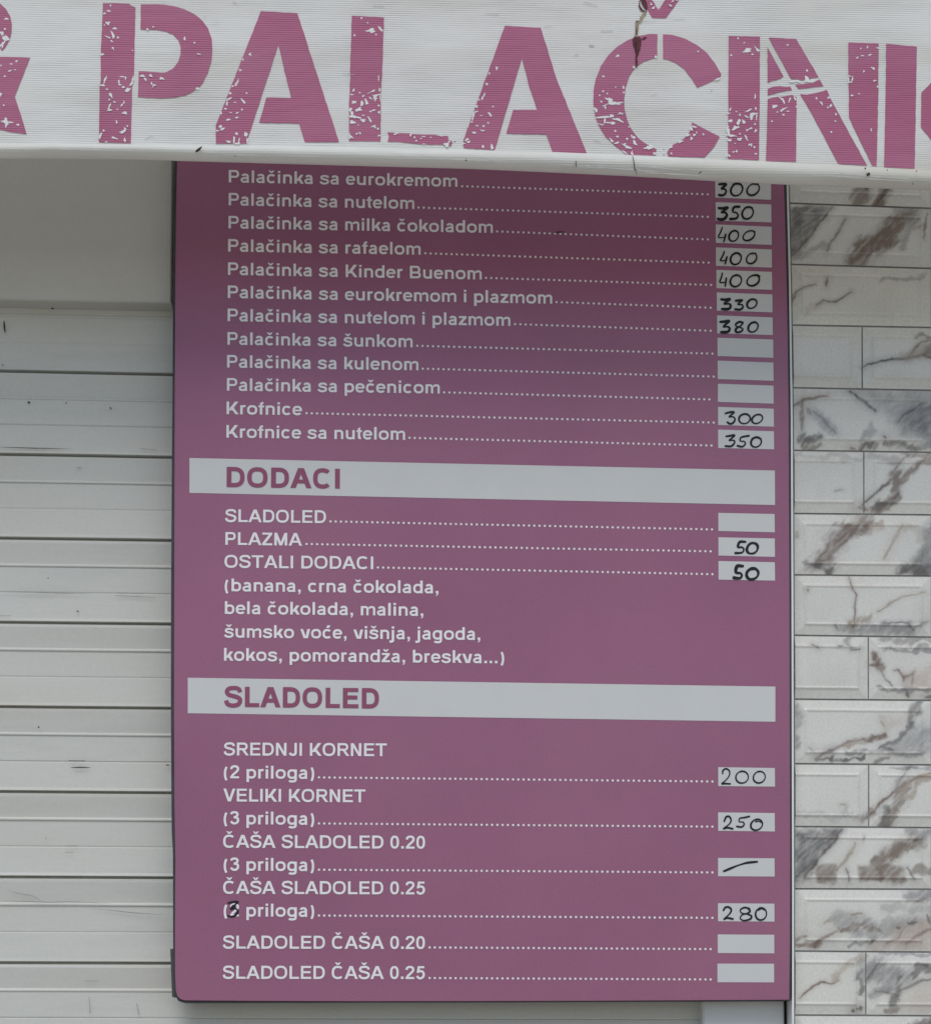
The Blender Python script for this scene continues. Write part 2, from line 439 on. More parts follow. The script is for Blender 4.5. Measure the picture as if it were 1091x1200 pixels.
# row : list of (kind, points, width px, colour, strength)   v vein, b soft band, p patch
VE = {
    0: [('b', za([(440, 100), (405, 190)]), 14, GB, .8), ('b', za([(535, 110), (492, 195)]), 9, BR, .9),
        ('v', za([(430, 115), (450, 130)]), 4, DK, .8), ('v', za([(535, 110), (520, 150), (490, 195)]), 2.5, DK, .7)],
    1: [('p', za([(85, 195), (295, 200), (225, 290), (160, 380), (95, 450)]), 3, GR, .92),
        ('v', za([(292, 205), (228, 285), (195, 330), (150, 380), (110, 425)]), 2.2, DK, .85),
        ('v', za([(345, 262), (310, 330), (275, 375), (262, 410)]), 2.6, GB, .8),
        ('b', za([(140, 420), (270, 385)]), 8, LG, .6), ('b', za([(640, 245), (545, 330), (455, 385), (405, 440)]), 19, GB, .95),
        ('b', za([(590, 300), (480, 370), (430, 430)]), 9, BR, .7), ('v', za([(720, 230), (708, 300), (704, 345)]), 2, GB, .8),
        ('b', za([(680, 235), (640, 290), (600, 390)]), 8, LG, .7), ('p', za([(560, 190), (739, 190), (700, 240), (575, 235)]), 2, LG, .6)],
    2: [('v', za([(100, 612), (140, 582), (175, 570), (212, 553)]), 1.8, GB, .9), ('v', za([(100, 640), (125, 608)]), 2.5, GB, .9),
        ('v', za([(215, 655), (245, 635), (300, 640), (335, 618), (372, 590)]), 2.0, DK, .8), ('b', za([(180, 680), (235, 650)]), 8, PE, .4),
        ('v', za([(266, 530), (262, 568)]), 2.6, GB, .9), ('b', za([(510, 545), (600, 532), (700, 512)]), 4, LG, .6)],
    3: [('v', za([(430, 928), (488, 910), (540, 900), (630, 890), (690, 878), (745, 895)]), 2.7, DK, .95),
        ('v', za([(630, 890), (660, 850), (690, 822), (745, 812)]), 2.3, BR, .9), ('b', za([(745, 820), (690, 860), (620, 890)]), 8, TAN, .6),
        ('b', za([(745, 840), (725, 865)]), 10, BR, .8), ('b', za([(660, 795), (745, 790)]), 3, GB, .7)],
    4: [('p', za([(380, 1030), (745, 1030), (745, 1300), (640, 1180), (560, 1160), (480, 1100)]), 7, LG, .75),
        ('p', zb([(600, 15), (770, -20), (770, 130), (610, 125), (580, 60)]), 6, GR, .8),
        ('v', za([(100, 1115), (150, 1085), (200, 1075), (265, 1062)]), 3.2, BR, .85), ('v', za([(150, 1085), (148, 1140), (150, 1220)]), 3.2, GB, .8),
        ('v', za([(370, 1040), (420, 1085), (480, 1130)]), 3, GR, .9), ('v', za([(700, 1088), (640, 1130), (610, 1150), (585, 1180)]), 2.2, DK, .7),
        ('v', zb([(185, 0), (190, 25)]), 4, BR, .8), ('v', zb([(205, 10), (255, 50), (280, 80), (315, 115)]), 3, GR, .8),
        ('b', zb([(230, 40), (290, 90)]), 10, LG, .6), ('b', zb([(480, 90), (440, 140)]), 8, LG, .7),
        ('b', zb([(165, 145), (240, 135)]), 8, GR, .9), ('b', zb([(170, 178), (250, 182)]), 5, DK, .6), ('b', zb([(430, 178), (490, 175)]), 5, GR, .9),
        ('b', zb([(550, 172), (690, 182)]), 6, GR, .8), ('v', zb([(540, 130), (550, 135)]), 4, BR, .8), ('v', zb([(380, 180), (405, 184)]), 3, BR, .8),
        ('b', zb([(700, 175), (770, 165)]), 6, LG, .8)],
    5: [('v', zb([(438, 445), (500, 392), (550, 355), (600, 310), (625, 290)]), 2.3, DK, .85), ('b', zb([(770, 235), (690, 258), (655, 310), (628, 345)]), 7, BR, .8),
        ('b', zb([(600, 310), (600, 380), (560, 440), (520, 475)]), 9, GB, .9), ('v', zb([(610, 375), (605, 405), (570, 430)]), 2.5, DK, .6),
        ('v', zb([(572, 312), (605, 255), (655, 212)]), 2.2, GB, .8), ('v', zb([(425, 462), (460, 472)]), 5, BR, .8), ('b', zb([(480, 465), (580, 440)]), 6, GR, .8),
        ('b', zb([(640, 215), (770, 212)]), 4, GB, .7), ('v', zb([(310, 385), (345, 383)]), 2, GB, .6), ('b', zb([(120, 210), (430, 230)]), 5, LG, .4), ('b', zb([(470, 210), (600, 240)]), 8, LG, .6)],
    6: [('b', zb([(435, 530), (345, 600), (285, 665), (245, 710)]), 17, GB, .95), ('b', zb([(400, 570), (330, 640), (290, 690)]), 7, BR, .6),
        ('v', zb([(625, 545), (580, 620), (540, 705)]), 3.5, TAN, .8), ('b', zb([(640, 560), (720, 570), (700, 610)]), 8, TAN, .4),
        ('p', zb([(745, 550), (780, 550), (780, 775), (600, 775), (660, 720), (705, 660)]), 3, GR, .75),
        ('p', zb([(640, 732), (780, 725), (780, 780), (590, 780)]), 2, GR, .9), ('b', zb([(190, 725), (250, 740), (290, 765)]), 8, GR, .9),
        ('b', zb([(310, 545), (520, 530)]), 5, GB, .5), ('v', zb([(130, 600), (135, 570)]), 2.5, TAN, .8), ('b', zb([(480, 560), (520, 550)]), 8, PE, .6)],
    7: [('v', zb([(374, 785), (388, 840), (410, 870), (404, 910), (404, 950), (395, 995)]), 1.7, BR, .85), ('v', zb([(508, 950), (560, 915), (630, 878), (735, 858)]), 2.0, TAN, .9),
        ('b', zb([(380, 1010), (430, 990), (480, 985)]), 6, TAN, .8), ('b', zb([(350, 1030), (480, 1025)]), 9, LG, .8), ('b', zb([(530, 1030), (680, 1035)]), 9, LG, .9),
        ('v', zb([(525, 1005), (580, 998), (650, 1005), (680, 1040)]), 1.8, GR, .8), ('v', zb([(310, 1010), (320, 1030)]), 2, GR, .8), ('v', zb([(375, 1000), (392, 1020), (400, 1000)]), 2.4, GB, .8),
        ('v', zb([(700, 1015), (745, 998)]), 3, GR, .7), ('v', zb([(178, 846), (182, 848)]), 2, DK, .9)],
    8: [('v', zb([(200, 1108), (235, 1118)]), 2.6, GR, .9), ('v', zb([(325, 1110), (345, 1108)]), 2.4, GR, .9), ('v', zb([(380, 1128), (430, 1125)]), 2.4, GR, .9),
        ('b', zb([(380, 1070), (390, 1100)]), 5, LG, .8), ('b', zb([(540, 1085), (764, 1075)]), 6, GR, .6), ('b', zb([(660, 1125), (764, 1110)]), 3, LG, .8),
        ('b', zc([(625, 50), (650, 110)]), 7, BR, .95), ('v', zc([(600, 92), (640, 100)]), 3.5, BR, .9), ('v', zc([(645, 115), (680, 180), (725, 228)]), 1.9, GB, .9),
        ('p', zc([(790, 150), (960, 110), (960, 235), (770, 232)]), 5, PE, .75), ('v', zc([(735, 130), (755, 125), (790, 170), (845, 150)]), 2, BR, .8), ('v', zc([(790, 165), (782, 195)]), 2, BR, .7),
        ('v', zc([(850, 130), (835, 215)]), 1.6, BR, .6), ('v', zc([(790, 245), (825, 285)]), 3, DK, .8), ('v', zc([(920, 285), (955, 280)]), 4, DK, .8), ('b', zc([(680, 12), (955, 5)]), 3.5, LG, .9),
        ('b', zc([(640, 240), (955, 245)]), 3, LG, .8)],
    9: [('v', zc([(270, 650), (330, 615), (400, 582), (460, 552), (600, 527), (685, 505)]), 2.4, BR, .8), ('b', zc([(560, 535), (640, 522), (680, 508)]), 4.5, BR, .95),
        ('b', zc([(460, 560), (560, 550)]), 4, TAN, .8), ('p', zc([(690, 600), (740, 540), (840, 460), (960, 440), (960, 620), (700, 620)]), 6, LG, .8), ('b', zc([(840, 460), (850, 380), (870, 320)]), 8, GR, .75),
        ('b', zc([(640, 580), (700, 570), (760, 530), (850, 440)]), 4, GR, .8), ('p', zc([(640, 390), (840, 400), (800, 440), (690, 470)]), 4, PE, .55), ('v', zc([(655, 420), (680, 465)]), 2.2, TAN, .8),
        ('b', zc([(270, 645), (400, 650), (550, 640)]), 3.2, GR, .9), ('b', zc([(640, 660), (700, 652)]), 3.5, DK, .6), ('b', zc([(460, 605), (900, 610)]), 4, LG, .8), ('v', zc([(245, 590), (262, 605)]), 3, LG, .9),
        ('b', zc([(165, 330), (160, 560)]), 7, LG, .7), ('v', zc([(340, 610), (375, 595)]), 3, GR, .9), ('v', zc([(660, 580), (720, 598)]), 3, GR, .8)],
    10: [('v', zc([(575, 990), (620, 950), (660, 905), (700, 868), (780, 805), (870, 752), (960, 732)]), 2.7, BR, .95), ('b', zc([(780, 815), (770, 900), (730, 970), (690, 1035)]), 11, GB, .85),
         ('v', zc([(760, 830), (820, 790), (790, 850)]), 3, TAN, .8), ('b', zc([(955, 735), (870, 790), (820, 860)]), 5, TAN, .8), ('b', zc([(720, 702), (955, 698)]), 4, LG, .9), ('v', zc([(810, 715), (830, 695)]), 3, GR, .8),
         ('b', zc([(560, 1005), (600, 960)]), 7, GB, .8), ('v', zc([(412, 915), (450, 912)]), 2.0, TAN, .8), ('b', zc([(440, 930), (445, 985)]), 6, LG, .5), ('b', zc([(690, 940), (690, 1030)]), 8, GR, .7),
         ('v', zc([(800, 730), (750, 800), (740, 830)]), 2, LG, .8), ('b', zc([(160, 960), (560, 1000)]), 7, LG, .35)],
    11: [('p', zd([(150, 50), (432, 50), (370, 135), (300, 235), (225, 340), (150, 400)]), 3, GR, .95), ('v', zd([(430, 65), (370, 140), (290, 240), (205, 345)]), 2.8, DK, .85), ('v', zd([(215, 340), (260, 320)]), 5, DK, .5),
         ('v', zd([(505, 145), (470, 210), (420, 275), (395, 300)]), 3.4, TAN, .9), ('b', zd([(875, 125), (760, 165), (700, 220), (640, 265)]), 12, GB, .95), ('b', zd([(800, 150), (720, 215), (650, 260)]), 6, BR, .6),
         ('v', zd([(850, 130), (900, 110), (930, 65)]), 2.4, DK, .6), ('p', zd([(285, 272), (385, 272), (395, 375), (290, 375)]), 1.5, GB, .9), ('p', zd([(530, 278), (790, 278), (830, 372), (535, 372)]), 2, GB, .9),
         ('b', zd([(640, 290), (660, 365)]), 5, BR, .7), ('v', zd([(455, 285), (468, 370)]), 2, DK, .8), ('v', zd([(812, 285), (850, 360)]), 1.8, DK, .7), ('p', zd([(800, 58), (960, 58), (910, 110), (800, 95)]), 1.5, LG, .9),
         ('b', zd([(880, 290), (960, 310)]), 8, GB, .7), ('v', zd([(560, 100), (550, 130)]), 1.5, GB, .7)],
    12: [('v', zd([(155, 722), (180, 700), (215, 685)]), 3.5, GB, .8), ('v', zd([(265, 745), (300, 710), (345, 690), (400, 652)]), 3.4, BR, .85), ('v', zd([(325, 612), (365, 595), (395, 575)]), 3.2, TAN, .85),
         ('b', zd([(430, 590), (520, 635), (620, 655), (720, 640), (830, 600)]), 17, LG, .8), ('b', zd([(430, 640), (560, 632), (660, 665)]), 4, GB, .8), ('p', zd([(730, 640), (850, 600), (960, 560), (960, 765), (600, 765), (640, 725), (720, 715)]), 5, PE, .8),
         ('v', zd([(815, 605), (835, 610), (865, 605)]), 3.5, DK, .8), ('v', zd([(750, 640), (775, 635)]), 3, DK, .8), ('v', zd([(930, 560), (940, 610)]), 3, GR, .8), ('v', zd([(595, 735), (615, 705)]), 2.8, DK, .8),
         ('v', zd([(955, 640), (860, 690), (800, 735)]), 2.6, BR, .7), ('v', zd([(690, 730), (760, 700), (780, 660)]), 2.2, BR, .6), ('b', zd([(155, 750), (280, 748)]), 5, BR, .8), ('b', zd([(800, 460), (960, 430)]), 8, LG, .9),
         ('v', zd([(480, 560), (540, 555)]), 2.6, GB, .8), ('v', zd([(870, 480), (900, 465)]), 3, GB, .8), ('b', zd([(660, 520), (955, 510)]), 7, LG, .5), ('b', zd([(470, 745), (590, 740)]), 3, LG, .8)],
    13: [('v', zd([(180, 1050), (215, 1012), (250, 990), (305, 955), (335, 955), (365, 965), (410, 942)]), 1.9, BR, .95), ('b', zd([(385, 930), (430, 885), (480, 840), (545, 800)]), 8, TAN, .65), ('b', zd([(540, 890), (542, 1010)]), 6, GR, .85),
         ('v', zd([(486, 1125), (494, 1130)]), 4, DK, .8), ('v', zd([(540, 1105), (545, 1120)]), 4, DK, .8), ('v', zd([(515, 1115), (518, 1118)]), 3, DK, .7), ('b', zd([(590, 880), (690, 905), (760, 925)]), 22, LG, .95),
         ('b', zd([(590, 1030), (650, 1000), (720, 985)]), 7, LG, .9), ('v', zd([(640, 850), (605, 905), (580, 940)]), 3.5, GR, .9), ('b', zd([(755, 940), (760, 1000), (745, 1085)]), 7, GR, .85), ('v', zd([(755, 1010), (810, 985), (860, 960), (960, 930)]), 3, GR, .9),
         ('b', zd([(850, 925), (885, 880), (960, 870)]), 7, GR, .8), ('p', zd([(790, 1020), (960, 950), (960, 1130), (780, 1130)]), 6, PE, .45), ('v', zd([(910, 860), (955, 865)]), 3, DK, .7), ('b', zd([(690, 1125), (760, 1120)]), 5, GB, .7),
         ('v', zd([(620, 1005), (740, 1030), (760, 1060)]), 2.2, GR, .7), ('b', zd([(640, 795), (960, 790)]), 4, LG, .8)],
}
# row boundaries: photo y at x = 929 and at x = 1091; then the first upright joint (None: whole tile from the trim)
ROWS = [(165.5, 172.5, None), (238.3, 244.3, None), (309.9, 314.6, None), (381.0, 383.9, 1009.8), (454.4, 457.5, None),
        (527.8, 530.2, 1011.7), (601.8, 603.5, None), (673.8, 675.2, None), (744.5, 746.8, 1017), (819.4, 820.8, None),
        (895.0, 896.4, 1017.4), (968.6, 970.0, None), (1041.6, 1042.2, None), (1114.6, 1115.8, 1014), (1189.6, 1190.4, None)]
ROWS_END = (1262.5, 1263.0)
ROWS = [(92.5, 101.0, None), (19.5, 29.5, 1009)][::-1] + ROWS           # two rows hidden by the banner
more = [(ROWS_END[0] + 73.2 * k, ROWS_END[1] + 73.0 * k, (1014 if k % 2 == 0 else None)) for k in range(16)]
ROWS = ROWS + more
BASE = np.array([0.735, 0.725, 0.665])
X0, XEND, TW = 930.5, 1425.0, 160.5
TRX = [120, 216, 330, 490, 700, 900]
TRO = [-6.8, -6.4, -3.6, -1.4, -0.6, 0.0]
tv, tf, tcol = [], [], []
nv = 0
for r in range(len(ROWS) - 1):
    yl, yr, seam = ROWS[r]
    yl2, yr2 = ROWS[r + 1][0], ROWS[r + 1][1]
    idx = r - 2
    edges = [X0]
    e = seam if seam else X0 + TW
    while e < XEND:
        edges.append(e)
        e += TW + 2
    edges.append(XEND)
    for k in range(len(edges) - 1):
        xa, xb = edges[k] + 0.8, edges[k + 1] - 0.8
        vis = xa < 1110 and 150 < yl < 1210
        st = 1.0 if vis else 4.0
        nx = max(4, int((xb - xa) / st)); ny = max(4, int(71 / st))
        u = np.linspace(0, 1, nx + 1); vv = np.linspace(0, 1, ny + 1)
        U, Vv = np.meshgrid(u, vv)
        ymid = (yl + (yl2 - yl) * Vv)
        left = xa + (np.interp(ymid, TRX, TRO) if k == 0 else 0.0)
        X = left + (xb - left) * U
        tx = (X - 929) / 162.0
        top = yl + (yr - yl) * tx + 1.0
        bot = yl2 + (yr2 - yl2) * tx - 1.0
        Y = top + (bot - top) * Vv
        # bevelled profile
        dl = np.full(X.shape, 99.0) if (seam and k == 0) else X - left
        dr = np.full(X.shape, 99.0) if xb > XEND - 3 else xb - X
        dt, db = Y - top, bot - Y
        # a cut tile has no bevel on its cut side
        edge = np.minimum(np.minimum(dl, dr), np.minimum(dt, db))
        bw = 10.5
        t = np.clip((edge - 1.6) / bw, 0, 1)
        h = t * 0.0030
        h = h + 0.0015 * np.exp(-((edge - bw - 1.6) / 1.3) ** 2) + 0.0004 * np.clip(edge / 1.6, 0, 1)
        P = at_np(X.ravel(), Y.ravel(), TY)
        P[:, 1] -= h.ravel()
        # colour of the glaze print
        seed = (r * 37 + k * 91) % 200
        xx, yy = X.ravel(), Y.ravel()
        c = np.tile(BASE, (xx.size, 1))
        c *= (1 + 0.10 * (fbm(xx / 60 + seed, yy / 45 + seed) - 0.5))[:, None]
        warm = np.clip((fbm(xx / 40 + seed + 50, yy / 40) - 0.52) * 3, 0, 1)[:, None]
        c = c * (1 - 0.25 * warm) + np.array([0.58, 0.54, 0.46]) * 0.25 * warm
        wx = xx + 14.0 * (fbm(xx / 13 + seed, yy / 13 + 9, 5) - 0.5)
        wy = yy + 14.0 * (fbm(xx / 13 + 70, yy / 13 + seed, 5) - 0.5)
        sx = xx + 4.0 * (fbm(xx / 8 + seed, yy / 8 + 9) - 0.5)
        sy = yy + 4.0 * (fbm(xx / 8 + 70, yy / 8 + seed) - 0.5)
        grain = fbm((sx + sy) / 4.0 + seed, (sx - sy) / 15.0, 5)
        grain = np.clip(0.5 + 1.7 * (grain - 0.5), 0, 1)
        cloud = fbm(xx / 16.0 + seed, yy / 16.0 + 3)
        if k < 2 and idx in VE and xa < 1091:
            items = VE[idx]
        else:
            rr = random.Random(seed * 7 + k)
            items = []
            for q in range(rr.randint(1, 4)):
                x1, y1 = rr.uniform(xa, xb), rr.uniform(yl, yl2)
                pts = [(x1, y1)]
                for s_ in range(4):
                    x1 += rr.uniform(8, 24); y1 -= rr.uniform(-4, 18)
                    pts.append((x1, y1))
                if rr.random() < 0.4:
                    items.append(('b', pts, rr.uniform(8, 18), rr.choice([GB, LG, GR]), 0.8))
                else:
                    items.append(('v', pts, rr.uniform(1.8, 3), rr.choice([DK, BR, TAN]), 0.85))
        for kind, pts, wd, colr, al in items:
            colr = np.array(colr)
            if kind == 'v':
                d, tt = polydist(sx, sy, pts)
                ww = 1.2 * wd * (0.55 + 0.9 * cloud) * (0.55 + 0.45 * np.sin(np.pi * np.clip(tt, 0.03, 0.97)))
                a = np.clip(1.3 - d / (ww * 0.75), 0, 1)
                a2 = 0.28 * np.exp(-(d / (wd * 2.0)) ** 2)
                a = np.maximum(a * (0.65 + 0.6 * grain), a2)
            elif kind == 'b':
                d, tt = polydist(wx, wy, pts)
                ww = 1.22 * wd * 0.5 * (0.45 + 0.6 * cloud + 0.5 * grain)
                a = 1 / (1 + np.exp((d - ww) / (0.14 * wd)))
                a = 1.3 * a * (0.52 + 0.5 * grain) * (0.75 + 0.4 * cloud)
            else:
                d, tt = polydist(wx, wy, pts, True)
                sg = np.where(inside(wx, wy, pts), -d, d)
                a = 1 / (1 + np.exp(sg / wd * 1.8))
                a = 1.12 * a * (0.58 + 0.5 * grain) * (0.8 + 0.3 * cloud)
            a = (np.clip(a, 0, 1) * al)[:, None]
            c = c * (1 - a) + colr[None, :] * a
        n1 = nx + 1
        for j in range(ny):
            b0 = nv + j * n1
            tf.extend([(b0 + i, b0 + n1 + i, b0 + n1 + i + 1, b0 + i + 1) for i in range(nx)])
        tv.append(P)
        tcol.append(c)
        nv += P.shape[0]
TILE = bpy.data.materials.new('tile_glaze')
TILE.use_nodes = True
N, L = TILE.node_tree.nodes, TILE.node_tree.links
bs = N['Principled BSDF']
bs.inputs['Roughness'].default_value = 0.14
bs.inputs['Specular IOR Level'].default_value = 0.5
ca = N.new('ShaderNodeVertexColor')
ca.layer_name = 'glaze'
tcn = N.new('ShaderNodeTexCoord')
nn = N.new('ShaderNodeTexNoise')
nn.inputs['Scale'].default_value = 260
nn.inputs['Detail'].default_value = 4
L.new(tcn.outputs['Object'], nn.inputs['Vector'])
mr = N.new('ShaderNodeMapRange')
mr.inputs['From Min'].default_value = 0.3
mr.inputs['From Max'].default_value = 0.7
mr.inputs['To Min'].default_value = 0.93
mr.inputs['To Max'].default_value = 1.06
L.new(nn.outputs['Fac'], mr.inputs['Value'])
mx = N.new('ShaderNodeMix')
mx.data_type = 'RGBA'
mx.blend_type = 'MULTIPLY'
mx.inputs['Factor'].default_value = 1
L.new(ca.outputs['Color'], mx.inputs['A'])
L.new(mr.outputs[0], mx.inputs['B'])
L.new(mx.outputs['Result'], bs.inputs['Base Color'])
tiles = obj('tile_cladding', np.vstack(tv), tf, TILE, wall, smooth=True)
att = tiles.data.color_attributes.new('glaze', 'FLOAT_COLOR', 'POINT')
cc = np.hstack([np.vstack(tcol), np.ones((nv, 1))]).astype(np.float32)
att.data.foreach_set('color', cc.ravel())
xl, xr = at(920.5, 216, TY)[0], at(1427, 700, TY)[0]
mb = MB()
mb.box(xl, xr, TY + 0.0012, 0.30, 0.0, 3.6)
mb.build('grout_bed', M['grout'], wall)
# aluminium corner trim beside the tiles
mb = MB()
pts = [(922.0, 120), (922.4, 216), (925.2, 330), (927.4, 490), (928.2, 700), (928.6, 900), (928.9, 1050), (929.0, 1200), (929.0, 1400), (929.0, 2300)]
cs = []
for x, y in pts:
    p = at(x, y, 0.006)
    cs.append((p[0] - 0.0016, p[0] + 0.0016, p[2]))
vs = []
for a, b, z in cs:
    vs += [(a, 0.006, z), (b, 0.006, z), (b, 0.045, z), (a, 0.045, z)]
fs = []
for i in range(len(cs) - 1):
    o = 4 * i
    for k in range(4):
        j = (k + 1) % 4
        fs.append((o + k, o + 4 + k, o + 4 + j, o + j))
mb.add(vs, fs)
mb.build('edge_trim', M['trim'], wall)

# ------------------------------------------------------------------ masonry behind the shutter
back = empty('shop_wall', (-0.5, 0.4, 0.0), 'plain rendered shop wall behind the shutter and the menu board', 'wall')
back['kind'] = 'thing'
mb = MB()
mb.box(-1.9, xl - 0.002, 0.16, 0.46, 0.0, 3.6)
mb.build('masonry', M['masonry'], back)

# ------------------------------------------------------------------ roller shutter
SY = 0.070
sh = empty('roller_shutter', (at(100, 700, SY)[0], 0.1, 0.9),
           'closed pale grey roller shutter with scuffed level slats under a smooth housing box', 'shutter')
xL = at(-420, 700, SY)[0]
xR = at(822, 700, SY)[0]
gaps = [435.2, 533.2, 631.2, 729.8, 829.4, 930.0, 1029.2, 1127.8]
z_gap = [at(0, g_, SY)[2] for g_ in gaps]
pitch = (z_gap[0] - z_gap[-1]) / 7.0
prof = []                       # (z, Y) top to bottom
zt = z_gap[0] + pitch
for k in range(17):
    z0 = zt - k * pitch
    q = pitch
    # every slat a little out of true
    j = [RNG.normal(0, 0.0004) for _ in range(4)]
    prof += [(z0 - 0.0030, SY + 0.010), (z0 - 0.0031, SY - 0.002), (z0 - 0.0044, SY - 0.0044),
             (z0 - 0.06 * q, SY - 0.0044 + j[0]), (z0 - 0.298 * q, SY + 0.0008 + j[0]), (z0 - 0.306 * q, SY - 0.0010),
             (z0 - 0.322 * q, SY - 0.0030), (z0 - 0.334 * q, SY - 0.0028), (z0 - 0.340 * q, SY - 0.0006 + j[1]),
             (z0 - 0.355 * q, SY - 0.0009 + j[1]), (z0 - 0.63 * q, SY - 0.0004 + j[1]), (z0 - 0.645 * q, SY + 0.0006),
             (z0 - 0.655 * q, SY - 0.0004 + j[2]), (z0 - 0.95 * q, SY - 0.0024 + j[2]), (z0 - 0.985 * q, SY - 0.0036),
             (z0 - q + 0.0017, SY - 0.0030), (z0 - q + 0.0016, SY + 0.010)]
NXS = 60
xs = np.linspace(xL, xR, NXS)
# the photographed slats drop slightly to the right end
vs, fs = [], []
for i, x in enumerate(xs):
    for (z, yv) in prof:
        dy = 0.0008 * math.sin(x * 5.1 + z * 3) + 0.0005 * math.sin(x * 13 + z * 9)
        vs.append((x, yv + dy, z))
n = len(prof)
for i in range(NXS - 1):
    for j in range(n - 1):
        fs.append((i * n + j, i * n + j + 1, (i + 1) * n + j + 1, (i + 1) * n + j))
cur = obj('slat_curtain', vs, fs, M['shutter'], sh, smooth=False)
# added dark sheet behind the slots, its colour standing in for their shade
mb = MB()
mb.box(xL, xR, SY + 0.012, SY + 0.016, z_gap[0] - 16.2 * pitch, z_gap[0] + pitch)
mb.build('slot_shade', M['gap'], sh)
# housing box above
HB = 0.036
zb0 = at(100, 352.8, HB)[2]
xb1 = at(201.5, 300, HB)[0]
mb = MB()
mb.box(xL, xb1, HB, 0.158, zb0, zb0 + 0.62, 0.002)
mb.build('housing_box', M['box'], sh)
# guide rail at the right end of the shutter (shows under the board)
mb = MB()
xa, xb = at(821.5, 1185, 0.055)[0], at(916.5, 1185, 0.055)[0]
mb.box(xa, xb, 0.040, 0.155, 0.9, 3.2, 0.003)
mb.build('guide_rail', M['rail'], sh)
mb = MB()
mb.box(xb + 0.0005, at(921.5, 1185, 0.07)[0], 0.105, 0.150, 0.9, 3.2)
mb.build('rail_gap_shade', M['gap'], sh)  # dark filler, paints in the shade of the gap beside the rail
mb = MB()
mb.box(at(921.3, 1185, 0.07)[0], at(927, 1185, 0.07)[0], 0.075, 0.14, 0.9, 3.2)
mb.build('rail_flange', mat('flange_grey', (0.25, 0.24, 0.24), 0.6, 0.3, 0.15, 20), sh)


# scuffs and scratches on the slats
def marks(name, strokes, Y, material, parent):
    for q, (pts, wd) in enumerate(strokes):
        mb = MB()
        P = [at(x, y, Y) for x, y in pts]
        p2 = catmull([(p[0], p[2]) for p in P], 0.004)
        ws = [max(0.15, math.sin(math.pi * (i + 0.6) / (len(p2) + 0.2))) * wd * MM for i in range(len(p2))]
        V, Fc = ribbon2d(p2, ws, cap=False)
        mb.add([(a[0], Y - 0.00003 * q - 0.000004 * i, a[1]) for a, i in V], Fc)
        mb.build(name, material, parent)


z2 = lambda pts: [(a / 5.195, 340 + b / 5.195) for a, b in pts]
z3 = lambda pts: [(a / 5.195, 640 + b / 5.195) for a, b in pts]
z4 = lambda pts: [(a / 5.195, 850 + b / 5.195) for a, b in pts]
z5 = lambda pts: [(a / 5.195, 1020 + b / 5.195) for a, b in pts]
marks('scuff', [(z2([(27, 185), (30, 225), (34, 258)]), 2.2), (z2([(172, 680), (186, 688)]), 2.6), (z2([(402, 685), (408, 690)]), 2.0),
                (z2([(672, 712), (680, 726)]), 1.8), (z2([(315, 112), (330, 112)]), 2.2), (z4([(234, 8), (242, 14)]), 2.4),
                (z3([(470, 396), (482, 398)]), 2.0), (z3([(292, 194), (300, 196)]), 1.6), (z2([(-30, 955), (200, 962), (330, 964), (445, 967)]), 1.0),
                (z4([(430, 258), (500, 256), (555, 258)]), 1.5), (z4([(420, 215), (520, 216)]), 0.9), (z4([(1012, 242), (1032, 242)]), 1.6)],
      SY - 0.0062, M['scuff'], sh)
marks('scratch', [(z5([(50, 118), (110, 140), (200, 155), (250, 185), (285, 193)]), 0.9), (z5([(-30, 184), (150, 188), (285, 194), (450, 192), (680, 202)]), 1.0),
                  (z5([(560, 235), (700, 245), (820, 258), (1030, 272)]), 0.9), (z3([(0, 272), (300, 285), (560, 290)]), 0.8), (z3([(720, 285), (880, 290)]), 0.8),
                  (z3([(700, 300), (950, 312)]), 0.8), (z4([(400, 735), (470, 733)]), 0.8), (z4([(400, 773), (450, 775)]), 0.8), (z2([(470, 1080), (500, 1080)]), 1.2),
                  (z4([(280, 680), (286, 695)]), 0.9), (z5([(545, 770), (550, 870)]), 0.8), (z5([(835, 810), (848, 880)]), 0.9), (z2([(860, 965), (960, 975)]), 0.8),
                  (z5([(520, 672), (600, 674)]), 0.8), (z3([(0, 425), (70, 424)]), 0.8), (z2([(15, 450), (25, 460)]), 2.2)],
      SY - 0.0060, M['scratch'], sh)

# ------------------------------------------------------------------ menu board
pb = at(565, 1171, 0)
board = empty('menu_board', (pb[0], 0.0, pb[2]),
              'tall purple price board lettered in white with handwritten prices, hanging under the banner', 'menu board')
# face sheet: outline in photo pixels, lower left corner worn round
L_edge = [(209.0, 60), (208.2, 120), (207.8, 190), (206.6, 260), (205.6, 360), (205.2, 450), (204.9, 560), (204.6, 700), (204.4, 830),
          (204.8, 940), (206.0, 1010), (205.4, 1090), (205.6, 1140), (206.4, 1160), (208.4, 1167.5), (212.0, 1170.8), (217, 1172.2)]
B_edge = [(300, 1172.8), (420, 1173.2), (560, 1173.0), (700, 1172.6), (820, 1172.0), (924.4, 1171.4)]
R_edge = [(925.2, 1100), (925.4, 1000), (925.0, 850), (924.6, 700), (924.2, 600), (923.6, 480), (922.0, 360), (919.6, 260), (918.2, 216), (917, 120), (916, 60)]
out = L_edge + B_edge + R_edge
P = [at(x, y, 0.0) for x, y in out]
n = len(P)
vs = [(p[0], 0.0, p[2]) for p in P] + [(p[0], 0.004, p[2]) for p in P]
fs = [tuple(range(n))] + [(i, n + i, n + (i + 1) % n, (i + 1) % n) for i in range(n)]
obj('panel', vs, fs, M['board'], board)
